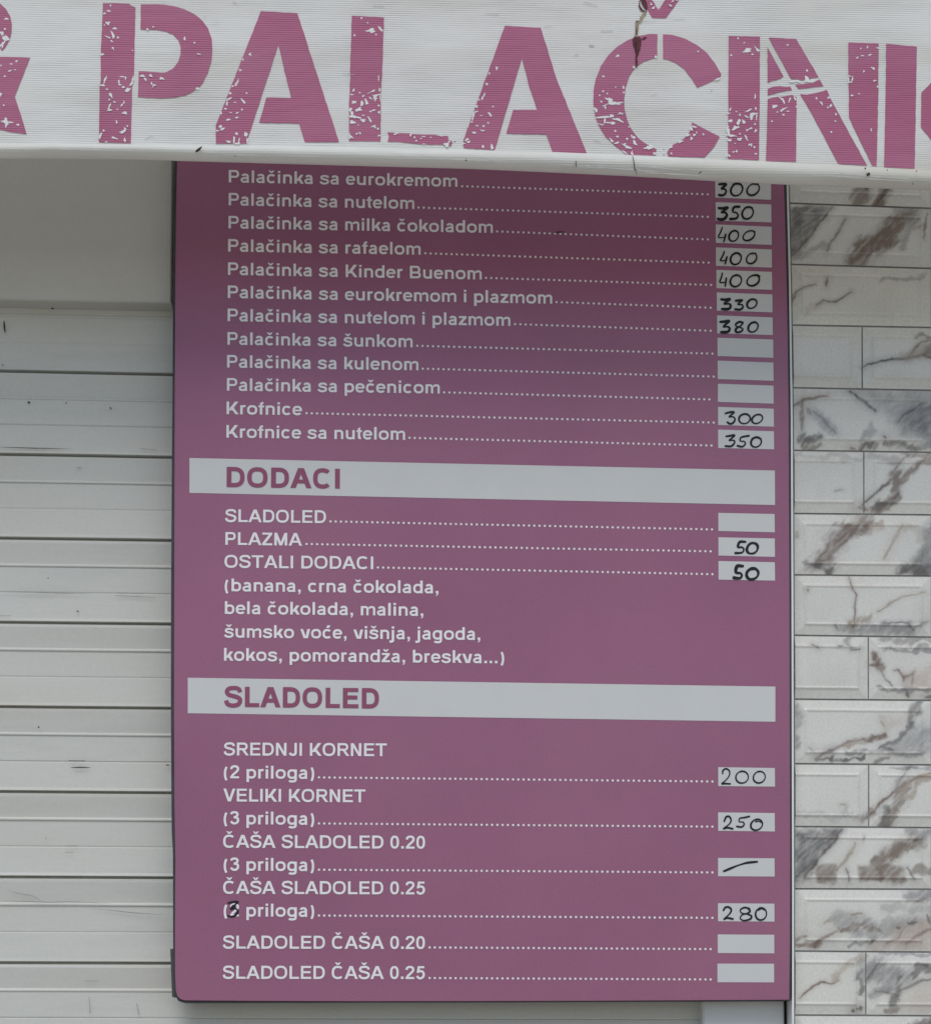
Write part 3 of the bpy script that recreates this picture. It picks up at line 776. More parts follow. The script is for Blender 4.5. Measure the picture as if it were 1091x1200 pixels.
# dark backing frame on the left; right and bottom rims paint in the board's shadow
mb = MB()
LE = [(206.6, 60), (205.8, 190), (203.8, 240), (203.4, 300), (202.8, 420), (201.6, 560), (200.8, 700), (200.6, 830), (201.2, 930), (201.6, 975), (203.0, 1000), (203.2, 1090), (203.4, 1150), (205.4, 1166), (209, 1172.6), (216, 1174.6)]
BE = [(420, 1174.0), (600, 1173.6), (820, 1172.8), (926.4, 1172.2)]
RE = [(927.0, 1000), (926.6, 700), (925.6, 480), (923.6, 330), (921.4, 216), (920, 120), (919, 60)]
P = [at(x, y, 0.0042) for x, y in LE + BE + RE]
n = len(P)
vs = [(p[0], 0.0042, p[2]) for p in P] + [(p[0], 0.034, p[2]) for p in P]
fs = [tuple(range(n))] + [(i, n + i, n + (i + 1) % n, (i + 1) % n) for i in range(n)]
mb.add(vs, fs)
mb.build('backing_shadow_rim', M['edge'], board)
a, b = at(199.8, 1112, 0.008), at(205, 1168, 0.008)
mb = MB()
mb.add([(a[0], 0.008, a[2]), (b[0], 0.008, a[2]), (b[0], 0.008, b[2]), (at(202.0, 1168, 0.008)[0], 0.008, b[2]),
        (a[0], 0.032, a[2]), (b[0], 0.032, a[2]), (b[0], 0.032, b[2]), (at(202.0, 1168, 0.008)[0], 0.032, b[2])],
       [(0, 1, 2, 3), (4, 7, 6, 5), (0, 4, 5, 1), (1, 5, 6, 2), (2, 6, 7, 3), (3, 7, 4, 0)])
mb.build('edge_bracket', M['bracket'], board)

# ---- a grotesque alphabet drawn stroke by stroke (1000 units to the em)
XH, CAP = 519, 716


def earc(cx, cy, rx, ry, a0, a1, n=14):
    out = []
    for i in range(n + 1):
        a = math.radians(a0 + (a1 - a0) * i / n)
        c_, s_ = math.cos(a), math.sin(a)
        r_ = (abs(c_) ** 2.5 + abs(s_) ** 2.5) ** (-1 / 2.5)
        out.append((cx + rx * c_ * r_, cy + ry * s_ * r_))
    return out


def glyph(ch, s):
    """-> advance, list of polygons / strokes: ('q', 4 pts) or ('s', pts, width)"""
    h = s * 0.86
    o = []
    R = lambda x0, y0, x1, y1: o.append(('q', [(x0, y0), (x1, y0), (x1, y1), (x0, y1)]))
    D = lambda x0, y0, x1, y1, wd: o.append(('q', [(x0, y0), (x0 + wd, y0), (x1 + wd, y1), (x1, y1)]))
    St = lambda pts, wd=None: o.append(('s', pts, wd or (s + h) / 2))
    diac = None
    base = ch
    for d_, pairs in (('caron', 'čcšsžzČCŠSŽZ'), ('acute', 'ćcĆC')):
        for i in range(0, len(pairs), 2):
            if pairs[i] == ch:
                base, diac = pairs[i + 1], d_
    c = base
    bw = (s + h) / 2
    hb = bw / 2

    def bowl(cx, rx=262):
        St(earc(cx, 260, rx - hb, 271 - hb, 0, 360, 26))
    adv = 556
    if c == ' ':
        adv = 278
    elif c == 'o':
        adv = 611; bowl(305, 268)
    elif c == 'n':
        adv = 611; R(68, 0, 68 + s, XH)
        St(earc(306, 330, 238 - hb, 201 - hb, 165, 0) + [(544 - hb, 0)])
    elif c == 'h':
        adv = 611; R(68, 0, 68 + s, CAP)
        St(earc(306, 330, 238 - hb, 201 - hb, 165, 0) + [(544 - hb, 0)])
    elif c == 'm':
        adv = 889; R(62, 0, 62 + s, XH)
        St(earc(62 + 206, 345, 206 - hb * 0.9, 186 - hb, 165, 0) + [(474 - hb * 0.9, 0)], bw * 0.96)
        St(earc(642, 345, 186 - hb * 0.9, 186 - hb, 165, 0) + [(828 - hb * 0.9, 0)], bw * 0.96)
    elif c == 'r':
        adv = 389; R(66, 0, 66 + s, XH)
        St(earc(300, 330, 234 - hb, 201 - hb, 165, 74, 8))
    elif c == 'u':
        adv = 611; R(543 - s, 0, 543, XH)
        St([(66 + hb, XH)] + earc(305, 190, 238 - hb, 201 - hb, 180, 345))
    elif c == 'i':
        adv = 278; R(70, 0, 70 + s, XH); R(70, 594, 70 + s, CAP)
    elif c == 'l':
        adv = 278; R(70, 0, 70 + s, CAP)
    elif c == 'j':
        adv = 278; R(70, 594, 70 + s, CAP); St([(70 + s / 2, XH)] + [(70 + s / 2, 100)] + earc(-25, -75, 95 + s / 2, 128 - hb, 0, -100, 8), s)
    elif c == 'k':
        adv = 556; R(64, 0, 64 + s, CAP); D(64 + s * 0.6, 160, 380, XH, s * 1.25); D(400, 0, 215, 330, s * 1.22)
    elif c in 'pb':
        adv = 611; R(64, -200 if c == 'p' else 0, 64 + s, XH if c == 'p' else CAP); bowl(318, 254)
    elif c in 'dg':
        adv = 611; bowl(293, 254)
        if c == 'd':
            R(547 - s, 0, 547, CAP)
        else:
            R(547 - s, 0, 547, XH); St([(547 - s / 2, 10), (547 - s / 2, -40)] + earc(300, -55, 247 - s / 2, 158 - hb, 0, -150, 10))
    elif c == 'a':
        adv = 556
        St(earc(275, 345, 200 - hb, 186 - hb, 160, 0, 10) + [(478 - hb, 120), (486 - hb, 40), (505 - hb, 0)])
        St(catmull([(478 - hb, 300), (380, 285), (220, 262), (110 - 8, 205), (98, 130), (150, 60), (235, 48), (340, 70), (410, 130), (478 - hb, 215)], 25), h)
    elif c == 'e':
        adv = 556
        St(earc(280, 260, 252 - hb, 271 - hb, -4, 322, 24)); R(60, 220, 500, 220 + h * 0.82)
    elif c == 'c':
        adv = 556; St(earc(288, 260, 250 - hb, 271 - hb, 42, 318, 20))
    elif c == 's':
        adv = 556
        St(catmull([(470, 375), (440, 440), (360, 476), (275, 480), (170, 465), (112, 410), (120, 345), (200, 300), (330, 268), (430, 230), (462, 150), (420, 75), (300, 38), (180, 48), (95, 95), (62, 160)], 25), bw * 0.95)
    elif c == 't':
        adv = 333; R(15, XH - h * 0.92, 312, XH)
        o.append(('q', [(92, 100), (92 + s, 100), (92 + s, 700), (92, 620)]))
        St([(92 + s / 2, 150)] + earc(92 + s / 2 + 95, 125, 95, 125 - hb, 180, 275, 8))
    elif c == 'f':
        adv = 333; R(92, 0, 92 + s, 560); R(12, XH - h * 0.92, 320, XH); St([(92 + s / 2, 520)] + earc(92 + s / 2 + 105, 575, 105, 150 - hb, 180, 78, 8))
    elif c == 'v':
        adv = 556; D(235 - s * 0.28, 0, 15, XH, s * 1.1); D(278, 0, 541 - s * 1.1, XH, s * 1.1); R(240, 0, 320, 60)
    elif c == 'z':
        adv = 500; R(30, 0, 470, h); R(40, XH - h, 460, XH); D(30, h * 0.9, 460 - s * 1.35, XH - h * 0.9, s * 1.35)
    elif c == 'A':
        adv = 722; D(0, 0, 361 - s * 0.62, CAP, s * 1.1); D(722 - s * 1.1, 0, 361 - s * 0.48, CAP, s * 1.1); R(170, 165, 550, 165 + h)
    elif c == 'B':
        adv = 722; R(72, 0, 72 + s, CAP)
        for y0, y1, xr in ((0, 390, 665), (390 - h, CAP, 630)):
            cy, ry = (y0 + y1) / 2, (y1 - y0) / 2 - h / 2
            St([(100, y0 + h / 2), (420, y0 + h / 2)] + earc(420, cy, xr - 420 - hb, ry, -90, 90, 12) + [(100, y1 - h / 2)], h * 1.04)
    elif c == 'C':
        adv = 722; St(earc(372, 358, 325 - hb, 368 - hb, 44, 316, 26))
    elif c == 'D':
        adv = 722; R(72, 0, 72 + s, CAP)
        St([(100, h / 2), (330, h / 2)] + earc(330, 358, 350 - hb, 358 - h / 2, -90, 90, 18) + [(100, CAP - h / 2)], bw)
    elif c == 'E':
        adv = 667; R(72, 0, 72 + s, CAP); R(80, 0, 622, h); R(80, CAP - h, 615, CAP); R(80, 310, 585, 310 + h)
    elif c == 'I':
        adv = 278; R(68, 0, 68 + s, CAP)
    elif c == 'J':
        adv = 556; St([(485 - s / 2, CAP), (485 - s / 2, 200)] + earc(265, 200, 220 - s / 2, 212 - hb, 0, -168, 12), s)
    elif c == 'K':
        adv = 722; R(74, 0, 74 + s, CAP); D(74 + s * 0.6, 210, 505, CAP, s * 1.4); D(540, 0, 245, 400, s * 1.32)
    elif c == 'L':
        adv = 611; R(76, 0, 76 + s, CAP); R(90, 0, 582, h)
    elif c == 'M':
        adv = 833; R(70, 0, 70 + s, CAP); R(763 - s, 0, 763, CAP); D(416 - s * 0.55, 0, 72, CAP, s * 1.1); D(416 - s * 0.55, 0, 761 - s * 1.1, CAP, s * 1.1)
    elif c == 'N':
        adv = 722; R(74, 0, 74 + s, CAP); R(646 - s, 0, 646, CAP); D(646 - s * 1.15, 0, 76, CAP, s * 1.1)
    elif c == 'O':
        adv = 778; St(earc(389, 358, 346 - hb, 368 - hb, 0, 360, 32))
    elif c == 'P':
        adv = 667; R(72, 0, 72 + s, CAP)
        St([(100, 268 + h / 2), (400, 268 + h / 2)] + earc(400, (268 + CAP) / 2, 226 - hb, (CAP - 268) / 2 - h / 2, -90, 90, 14) + [(100, CAP - h / 2)], h * 1.04)
    elif c == 'R':
        adv = 722; R(74, 0, 74 + s, CAP)
        St([(100, 290 + h / 2), (430, 290 + h / 2)] + earc(430, (290 + CAP) / 2, 226 - hb, (CAP - 290) / 2 - h / 2, -90, 90, 14) + [(100, CAP - h / 2)], h * 1.04)
        D(560, 0, 330, 320, s * 1.2)
    elif c == 'S':
        adv = 667
        St(catmull([(575, 520), (545, 610), (455, 662), (330, 668), (190, 645), (118, 570), (120, 490), (190, 425), (330, 385), (470, 345), (565, 285), (572, 185), (510, 90), (380, 48), (250, 52), (130, 105), (85, 225)], 30))
    elif c == 'T':
        adv = 667; R(305 - s / 2 + 28, 0, 305 + s / 2 + 28, CAP); R(25, CAP - h, 642, CAP)
    elif c == 'V':
        adv = 667; D(333 - s * 0.62, 0, 5, CAP, s * 1.12); D(333 - s * 0.5, 0, 662 - s * 1.12, CAP, s * 1.12)
    elif c == 'Z':
        adv = 611; R(25, 0, 580, h); R(40, CAP - h, 570, CAP); D(25, h * 0.9, 570 - s * 1.3, CAP - h * 0.9, s * 1.3)
    elif c == '0':
        St(earc(278, 358, 234 - hb, 364 - hb, 0, 360, 28))
    elif c == '2':
        St(catmull([(95, 505), (115, 600), (190, 655), (290, 668), (400, 640), (450, 550), (430, 450), (340, 340), (190, 195), (110, 80)], 30)); R(40, 0, 505, h)
    elif c == '3':
        St(catmull([(90, 560), (150, 640), (260, 668), (380, 645), (430, 560), (400, 460), (310, 400), (230, 390)], 30))
        St(catmull([(230, 385), (340, 378), (440, 320), (462, 210), (410, 95), (290, 45), (170, 70), (95, 165)], 30))
    elif c == '5':
        R(150, CAP - h, 490, CAP); D(70 + 10, 340, 140, CAP, s * 0.95)
        St(catmull([(110, 370), (190, 425), (300, 440), (410, 395), (460, 260), (420, 120), (310, 50), (190, 60), (90, 170)], 30))
    elif c == '.':
        adv = 278; R(72, 0, 72 + s * 1.05, s * 1.05)
    elif c == ',':
        adv = 278; R(72, 0, 72 + s * 1.05, s * 1.05); o.append(('q', [(72 + s * 0.5, 0), (72 + s * 1.05, 0), (72 + s * 0.75, -110), (72, -150)]))
    elif c in '()':
        adv = 333
        pts = [(430 + 330 * math.cos(math.radians(138 + 6 * i)), 260 + 560 * math.sin(math.radians(138 + 6 * i))) for i in range(15)]
        if c == ')':
            pts = [(333 - x, y) for x, y in pts]
        St(pts, s * 0.9)
    if diac:
        cx = {'c': 288, 's': 268, 'z': 250, 'C': 372, 'S': 333, 'Z': 305}[base]
        y0 = 590 if base.islower() else 770
        if diac == 'caron':
            D(cx - s * 0.4, y0, cx - 165, y0 + 140, s * 0.85); D(cx - s * 0.45, y0, cx + 165 - s * 0.85, y0 + 140, s * 0.85)
        else:
            D(cx - 60, y0, cx + 10, y0 + 150, s * 1.2)
    return adv, o


def text_mesh(txt, s, track=0.0):
    """-> verts (x, y, layer) in em units, faces, x extents"""
    V, Fc = [], []
    x = 0.0
    lay = 0
    for ch in txt:
        adv, prims = glyph(ch, s)
        lay = 0
        for p in prims:
            b = len(V)
            if p[0] == 'q':
                V += [(x + a, y, lay) for a, y in p[1]]
                Fc.append(tuple(range(b, b + 4)))
            else:
                vv, ff = ribbon2d(p[1], p[2], cap=False)
                m = len(p[1])
                V += [(x + q[0], q[1], lay + 0.8 * i / m) for q, i in vv]
                Fc += [tuple(i + b for i in f) for f in ff]
            lay += 1
        x += adv + track
    return V, Fc


def put_text(name, txt, x0, y0, x1, y1, size_px, s, material, parent, Y=-0.0006, track=2.0, label=None):
    """ink runs from photo (x0, y0) to (x1, y1) along the baseline"""
    V, Fc = text_mesh(txt, s, track)
    xs_ = [q[0] for q in V]
    u0, u1 = min(xs_), max(xs_)
    A, B = at(x0, y0, Y), at(x1, y1, Y)
    hz = size_px * MM / 1000.0
    vs = []
    for (u, v_, l) in V:
        t = (u - u0) / (u1 - u0)
        p = A + (B - A) * t
        vs.append((p[0] , Y - 0.00004 * l, p[2] + v_ * hz))
    o = obj(name, vs, Fc, material, parent)
    if label:
        o['label'] = label
    return o


BODY = 134
SZ = 21.3
LINES = [
    ('Palačinka sa eurokremom', 268.3, 213.7, 536, 219.0), ('Palačinka sa nutelom', 268.2, 240.6, 485.6, 245.0),
    ('Palačinka sa milka čokoladom', 268.0, 267.6, 577.5, 273.0), ('Palačinka sa rafaelom', 267.6, 294.7, 493, 298.6),
    ('Palačinka sa Kinder Buenom', 267.4, 322.1, 564.5, 327.6), ('Palačinka sa eurokremom i plazmom', 267.2, 349.2, 647, 356.0),
    ('Palačinka sa nutelom i plazmom', 267.0, 376.3, 598, 382.0), ('Palačinka sa šunkom', 266.8, 403.9, 483.6, 407.0),
    ('Palačinka sa kulenom', 266.4, 430.7, 490.4, 434.0), ('Palačinka sa pečenicom', 266.2, 457.8, 515.4, 461.2),
    ('Krofnice', 265.8, 485.3, 354.2, 486.6), ('Krofnice sa nutelom', 265.6, 512.8, 474.8, 515.6),
    ('SLADOLED', 264.0, 611.6, 382.2, 613.0), ('PLAZMA', 264.4, 638.4, 354.2, 639.6), ('OSTALI DODACI', 263.4, 665.2, 437.6, 667.0),
    ('(banana, crna čokolada,', 263.6, 692.8, 513.8, 695.4), ('bela čokolada, malina,', 263.8, 719.4, 496.2, 721.8),
    ('šumsko voće, višnja, jagoda,', 262.8, 747.0, 562.8, 750.0), ('kokos, pomorandža, breskva...)', 262.8, 774.2, 590.8, 777.4),
    ('SREDNJI KORNET', 262.4, 885.2, 453.4, 886.2), ('(2 priloga)', 262.6, 912.0, 368.4, 912.8), ('VELIKI KORNET', 262.0, 939.2, 428.4, 940.2),
    ('(3 priloga)', 262.4, 965.8, 368.4, 966.6), ('ČAŠA SLADOLED 0.20', 261.8, 993.4, 498.2, 994.6), ('(3 priloga)', 262.4, 1020.2, 368.4, 1020.8),
    ('ČAŠA SLADOLED 0.25', 261.8, 1047.4, 498.2, 1048.2), ('(2 priloga)', 262.4, 1073.9, 368.4, 1074.4),
    ('SLADOLED ČAŠA 0.20', 261.4, 1111.6, 498.0, 1112.2), ('SLADOLED ČAŠA 0.25', 261.2, 1147.0, 498.0, 1147.4),
]
for (t, x0, y0, x1, y1) in LINES:
    put_text('lettering', t, x0, y0, x1, y1, SZ, BODY, M['print_text'], board)

# dotted leaders: start beside the text, end before the price field
LEAD = [(541.5, 218.6, 828.9, 228.1), (490.5, 243.6, 829.0, 254.5), (582.5, 271.6, 829.2, 281.0), (498.5, 297.2, 830.0, 308.2), (569.5, 326.0, 833.0, 334.3),
        (652.0, 354.4, 832.4, 361.0), (603.5, 380.2, 832.4, 388.0), (489.0, 405.6, 834.5, 414.8), (495.5, 432.4, 835.9, 441.7), (520.5, 460.2, 831.0, 468.5),
        (359.5, 484.6, 835.9, 495.6), (480.0, 513.5, 833.4, 522.5), (387.5, 611.4, 834.0, 620.8), (359.5, 637.9, 832.4, 646.5), (443.0, 665.4, 834.5, 673.3),
        (374.0, 911.4, 834.5, 916.2), (374.0, 965.4, 834.5, 969.1), (374.0, 1019.6, 834.5, 1022.8), (374.0, 1073.3, 834.5, 1076.0), (503.5, 1110.7, 832.4, 1112.6), (503.5, 1146.5, 832.4, 1148.2)]
for (x0, y0, x1, y1) in LEAD:
    k = int(round((x1 - x0) / 6.13))
    mb = MB()
    for i in range(k + 1):
        t = i / k
        p = at(x0 + (x1 - x0) * t, y0 + (y1 - y0) * t - 0.4, -0.0006)
        r_ = 1.42 * MM
        mb.add([(p[0] + r_ * math.cos(a_ * math.pi / 4 + 0.39), -0.0006, p[2] + r_ * math.sin(a_ * math.pi / 4 + 0.39)) for a_ in range(8)], [tuple(range(8))])
    mb.build('dot_leader', M['dot'], board)


def quad(name, c4, material, parent, Y=-0.0004):
    P = [at(x, y, Y) for x, y in c4]
    n_ = 14                                   # subdivided so edges stay straight but not razor clean
    return obj(name, [(p[0], Y, p[2]) for p in P], [(3, 2, 1, 0)], material, parent)


st = quad('section_strip', [(222.4, 536.7), (907.6, 551.4), (907.8, 591.8), (222.4, 577.6)], M['print_white'], board)
put_text('heading', 'DODACI', 265.8, 570.6, 398.4, 572.6, 33.6, 164, M['heading'], st, Y=-0.0009, track=4)
st = quad('section_strip', [(220.4, 794.2), (908.2, 804.6), (908.2, 845.8), (220.4, 835.8)], M['print_white'], board)
put_text('heading', 'SLADOLED', 262.8, 828.2, 444.2, 830.2, 33.6, 164, M['heading'], st, Y=-0.0009, track=4)

# price fields (left x, right x, top-left y, top-right y, bottom-left y, bottom-right y) and what is written in them
h1 = lambda pts: [(830 + a / 10, 200 + b / 10) for a, b in pts]
h2 = lambda pts: [(830 + a / 10, 310 + b / 10) for a, b in pts]
h3 = lambda pts: [(830 + a / 10.91, 460 + b / 10.91) for a, b in pts]
h4 = lambda pts: [(830 + a / 10.91, 590 + b / 10.91) for a, b in pts]
h5 = lambda pts: [(830 + a / 10.91, 890 + b / 10.91) for a, b in pts]
h6 = lambda pts: [(830 + a / 10.91, 990 + b / 10.91) for a, b in pts]


def oval(cx, cy, rx, ry, slant=0.25, wob=0.0, n_=16):
    return [(cx + rx * math.cos(a) - slant * ry * math.sin(a), cy + ry * math.sin(a) + wob * math.sin(2 * a))
            for a in [math.pi * 2 * (i / n_) - 1.9 for i in range(n_ + 2)]]


FIELDS = [
    ((837.8, 903.0, 209.5, 212.0, 231.6, 234.2), [(h1([(125, 160), (165, 155), (205, 160), (175, 190), (150, 212), (190, 215), (205, 240), (190, 275), (155, 290), (125, 285)]), 2.3),
        (h1(oval(330, 222, 68, 72, .18)), 1.8), (h1([(290, 165), (330, 150), (380, 165)]), 2.0), (h1(oval(522, 220, 70, 68, .28)), 1.7), (h1([(540, 160), (580, 155)]), 1.8)]),
    ((838.3, 903.4, 236.8, 239.6, 258.7, 260.6), [(h1([(120, 438), (170, 442), (222, 432), (180, 470), (150, 490), (195, 490), (215, 520), (190, 560), (150, 572), (110, 565)]), 2.5),
        (h1([(360, 422), (300, 428), (285, 480), (330, 495), (345, 530), (320, 560), (255, 566)]), 2.2), (h1(oval(458, 496, 64, 70, .18)), 1.8), (h1([(425, 440), (470, 422), (510, 435)]), 2.0)]),
    ((838.4, 903.8, 263.0, 265.8, 284.6, 287.0), [(h1([(162, 665), (140, 720), (115, 778), (150, 785), (195, 775)]), 1.3), (h1([(200, 745), (190, 790), (178, 832)]), 1.5),
        (h1(oval(295, 765, 55, 62, .2)), 1.7), (h1([(262, 720), (300, 700), (330, 712)]), 1.8), (h1(oval(472, 762, 64, 58, .42)), 1.6), (h1([(470, 705), (515, 706), (540, 720)]), 1.7)]),
    ((838.6, 904.0, 289.8, 292.4, 311.5, 313.6), [(h1([(185, 948), (165, 1000), (138, 1050), (170, 1055), (212, 1048)]), 1.4), (h1([(215, 1010), (205, 1050), (195, 1092)]), 1.5),
        (h1(oval(320, 1032, 62, 68, .15)), 1.8), (h1([(280, 985), (330, 965), (365, 985)]), 2.0), (h1(oval(504, 1028, 58, 62, .25)), 1.6), (h1([(500, 975), (555, 968)]), 1.6)]),
    ((839.2, 904.2, 316.2, 318.6, 337.7, 339.6), [(h2([(162, 100), (150, 150), (132, 205), (165, 212), (205, 205)]), 1.4), (h2([(208, 160), (202, 205), (195, 255)]), 1.5),
        (h2(oval(320, 192, 65, 68, .15)), 1.8), (h2([(280, 140), (330, 120)]), 1.8), (h2(oval(522, 188, 70, 62, .3)), 1.8), (h2([(520, 125), (570, 122), (595, 140)]), 1.9)]),
    ((839.7, 904.6, 342.7, 345.0, 364.0, 366.0), [(h2([(148, 408), (200, 412), (250, 405), (205, 440), (185, 462), (240, 460), (260, 485), (235, 520), (160, 522)]), 2.4),
        (h2([(320, 425), (355, 420), (395, 418), (360, 445), (345, 468), (390, 470), (402, 500), (370, 528), (312, 525)]), 2.0), (h2(oval(508, 460, 56, 54, .25)), 1.9)]),
    ((840.0, 905.0, 369.6, 372.0, 390.6, 392.6), [(h2([(138, 672), (190, 668), (240, 662), (195, 705), (175, 730), (225, 728), (248, 750), (225, 788), (150, 792)]), 2.4),
        (h2([(400, 680), (360, 672), (318, 700), (330, 725), (375, 738), (402, 760), (370, 790), (325, 790), (320, 755), (370, 722), (402, 690)]), 1.9), (h2(oval(522, 734, 56, 58, .25)), 1.8), (h2([(500, 685), (545, 672)]), 1.9)]),
    ((840.5, 905.6, 395.8, 397.9, 417.2, 419.3), []),
    ((840.7, 905.9, 422.6, 424.9, 444.2, 446.2), []),
    ((840.9, 906.0, 449.7, 451.9, 470.9, 473.0), []),
    ((841.1, 906.3, 476.8, 479.0, 498.0, 500.0), [(h3([(215, 268), (270, 252), (325, 250), (290, 285), (262, 312), (315, 310), (338, 345), (310, 390), (270, 398), (242, 380)]), 1.8),
        (h3(oval(460, 336, 72, 62, .1)), 1.7), (h3(oval(622, 338, 66, 58, .3)), 1.6)]),
    ((841.2, 906.5, 503.4, 505.4, 525.0, 526.6), [(h3([(225, 560), (280, 552), (332, 546), (290, 590), (262, 612), (325, 612), (330, 645), (290, 685), (215, 685)]), 1.8),
        (h3([(515, 552), (420, 572), (405, 618), (455, 625), (470, 655), (430, 692), (370, 680)]), 1.7), (h3(oval(608, 634, 66, 64, .15)), 1.8), (h3([(560, 590), (610, 574), (665, 590)]), 2.2)]),
    ((841.4, 907.3, 601.0, 602.4, 622.2, 623.8), []),
    ((841.5, 907.5, 629.6, 631.0, 651.0, 652.6), [(h4([(470, 490), (400, 492), (375, 555), (430, 560), (450, 590), (425, 628), (345, 634)]), 2.2), (h4(oval(560, 574, 66, 70, .1)), 2.0), (h4(oval(560, 572, 74, 68, .3)), 1.7)]),
    ((841.6, 907.6, 657.4, 658.9, 679.2, 680.4), [(h4([(435, 800), (365, 802), (350, 880), (405, 890), (425, 920), (400, 955), (325, 950)]), 2.9), (h4(oval(560, 900, 74, 72, .1)), 2.4), (h4(oval(562, 902, 78, 66, .3)), 2.0)]),
    ((841.3, 907.6, 899.0, 900.0, 921.2, 921.8), [(h5([(180, 180), (185, 140), (225, 118), (268, 150), (262, 210), (215, 270), (170, 310), (220, 308), (278, 312)]), 1.4),
        (h5(oval(428, 226, 80, 76, .04)), 1.4), (h5(oval(648, 226, 76, 74, .1)), 1.4)]),
    ((841.2, 907.4, 952.0, 952.8, 973.6, 974.4), [(h5([(200, 790), (225, 735), (265, 730), (288, 775), (265, 825), (190, 885), (240, 872), (308, 886)]), 1.6),
        (h5([(520, 728), (460, 742), (400, 752), (392, 795), (440, 800), (455, 830), (425, 862), (362, 856)]), 1.5), (h5(oval(614, 834, 74, 70, .18)), 1.6), (h5([(600, 795), (640, 790), (680, 808)]), 1.2)]),
    ((841.1, 907.2, 1005.4, 1005.8, 1026.8, 1027.2), [(h6([(195, 338), (290, 298), (380, 262), (480, 232), (560, 222), (622, 216)]), 1.9)]),
    ((841.0, 907.0, 1058.4, 1059.0, 1079.6, 1080.0), [(h6([(190, 838), (215, 800), (260, 798), (290, 830), (270, 880), (195, 952), (240, 935), (310, 948)]), 1.7),
        (h6([(520, 815), (460, 802), (408, 830), (420, 870), (490, 885), (548, 910), (530, 950), (450, 968), (405, 940), (430, 895), (500, 875), (530, 845), (500, 808)]), 1.6), (h6(oval(670, 884, 70, 78, .05)), 1.6), (h6([(635, 830), (680, 812), (705, 826)]), 2.0)]),
    ((840.7, 906.8, 1095.0, 1095.4, 1116.8, 1117.2), []),
    ((840.4, 906.6, 1129.2, 1129.4, 1151.0, 1151.2), []),
]


def ink(name, strokes, parent, Y=-0.0009):
    mb = MB()
    lay = 0
    for pts, wd in strokes:
        P = [at(x, y, Y) for x, y in pts]
        p2 = catmull([(p[0], p[2]) for p in P], 0.0012)
        k = len(p2)
        ws = [1.36 * wd * MM * (0.90 + 0.20 * math.sin(i * 0.21 + lay)) for i in range(k)]
        V, Fc = ribbon2d(p2, ws)
        mb.add([(a[0], Y - 0.00006 * lay - 0.00005 * i / k, a[1]) for a, i in V], Fc)
        lay += 1
    return mb.build(name, M['ink'], parent)


for (xl_, xr_, a1, a2, b1, b2), strokes in FIELDS:
    f_ = quad('price_field', [(xl_, a1), (xr_, a2), (xr_ + 0.2, b2), (xl_ + 0.1, b1)], M['print_white'], board)
    if strokes:
        ink('handwritten_price', strokes, f_)
h7 = lambda pts: [(250 + a / 10.91, 1040 + b / 10.91) for a, b in pts]
ink('handwritten_correction', [(h7([(195, 198), (250, 186), (318, 185), (280, 222), (235, 268), (290, 272), (318, 305), (290, 352), (245, 372), (190, 362)]), 1.7), (h7([(235, 270), (262, 240)]), 2.6)], board)
# a dark scuff on the third leader
P = at(655, 272, -0.0009)
mb = MB()
V, Fc = ribbon2d([(P[0] - 0.008, P[2] - 0.001), (P[0], P[2]), (P[0] + 0.008, P[2] + 0.0006)], [0.0008, 0.003, 0.0012], cap=False)
mb.add([(a[0], -0.0009, a[1]) for a, i in V], Fc)
mb.build('scuff', M['edge'], board)

# ------------------------------------------------------------------ awning with the lettered banner along its front
BY = -0.245
z_top = at(545, -40, BY)[2] + 0.10
awn = empty('awning', (0.1, BY, at(545, 200, BY)[2]),
            'shop awning whose white front banner carries big worn purple stencil letters', 'awning')
BOT = [(-700, 176), (-300, 181), (0, 184), (140, 184.6), (250, 187.8), (400, 192), (550, 196), (640, 200), (740, 204.8), (840, 210.6), (940, 215.4), (1091, 221), (1400, 233), (1800, 246)]
TOP = [(-700, 160), (-300, 166), (0, 169.5), (140, 170), (250, 171.2), (400, 173.5), (550, 176.5), (640, 179), (740, 182.5), (840, 187), (940, 192), (1091, 200), (1400, 216), (1800, 232)]
bx, by = zip(*BOT)
tx_, ty_ = zip(*TOP)
NX = 260
cols = np.linspace(-680, 1780, NX)


def bulge(x, z):
    return 0.003 * math.sin(x * 3.1 + 0.6) + 0.0016 * math.sin(x * 9.0 + z * 6)


# front sheet
rows = 26
vs, fs = [], []
for i, cxp in enumerate(cols):
    ptop = at(cxp, np.interp(cxp, tx_, ty_), BY)
    for j in range(rows + 1):
        t = j / rows
        z = z_top + (ptop[2] - z_top) * t
        vs.append((ptop[0], BY, z))
for i in range(NX - 1):
    for j in range(rows):
        a = i * (rows + 1) + j
        fs.append((a, a + 1, a + rows + 2, a + rows + 1))
obj('banner', vs, fs, M['banner'], awn, smooth=True)
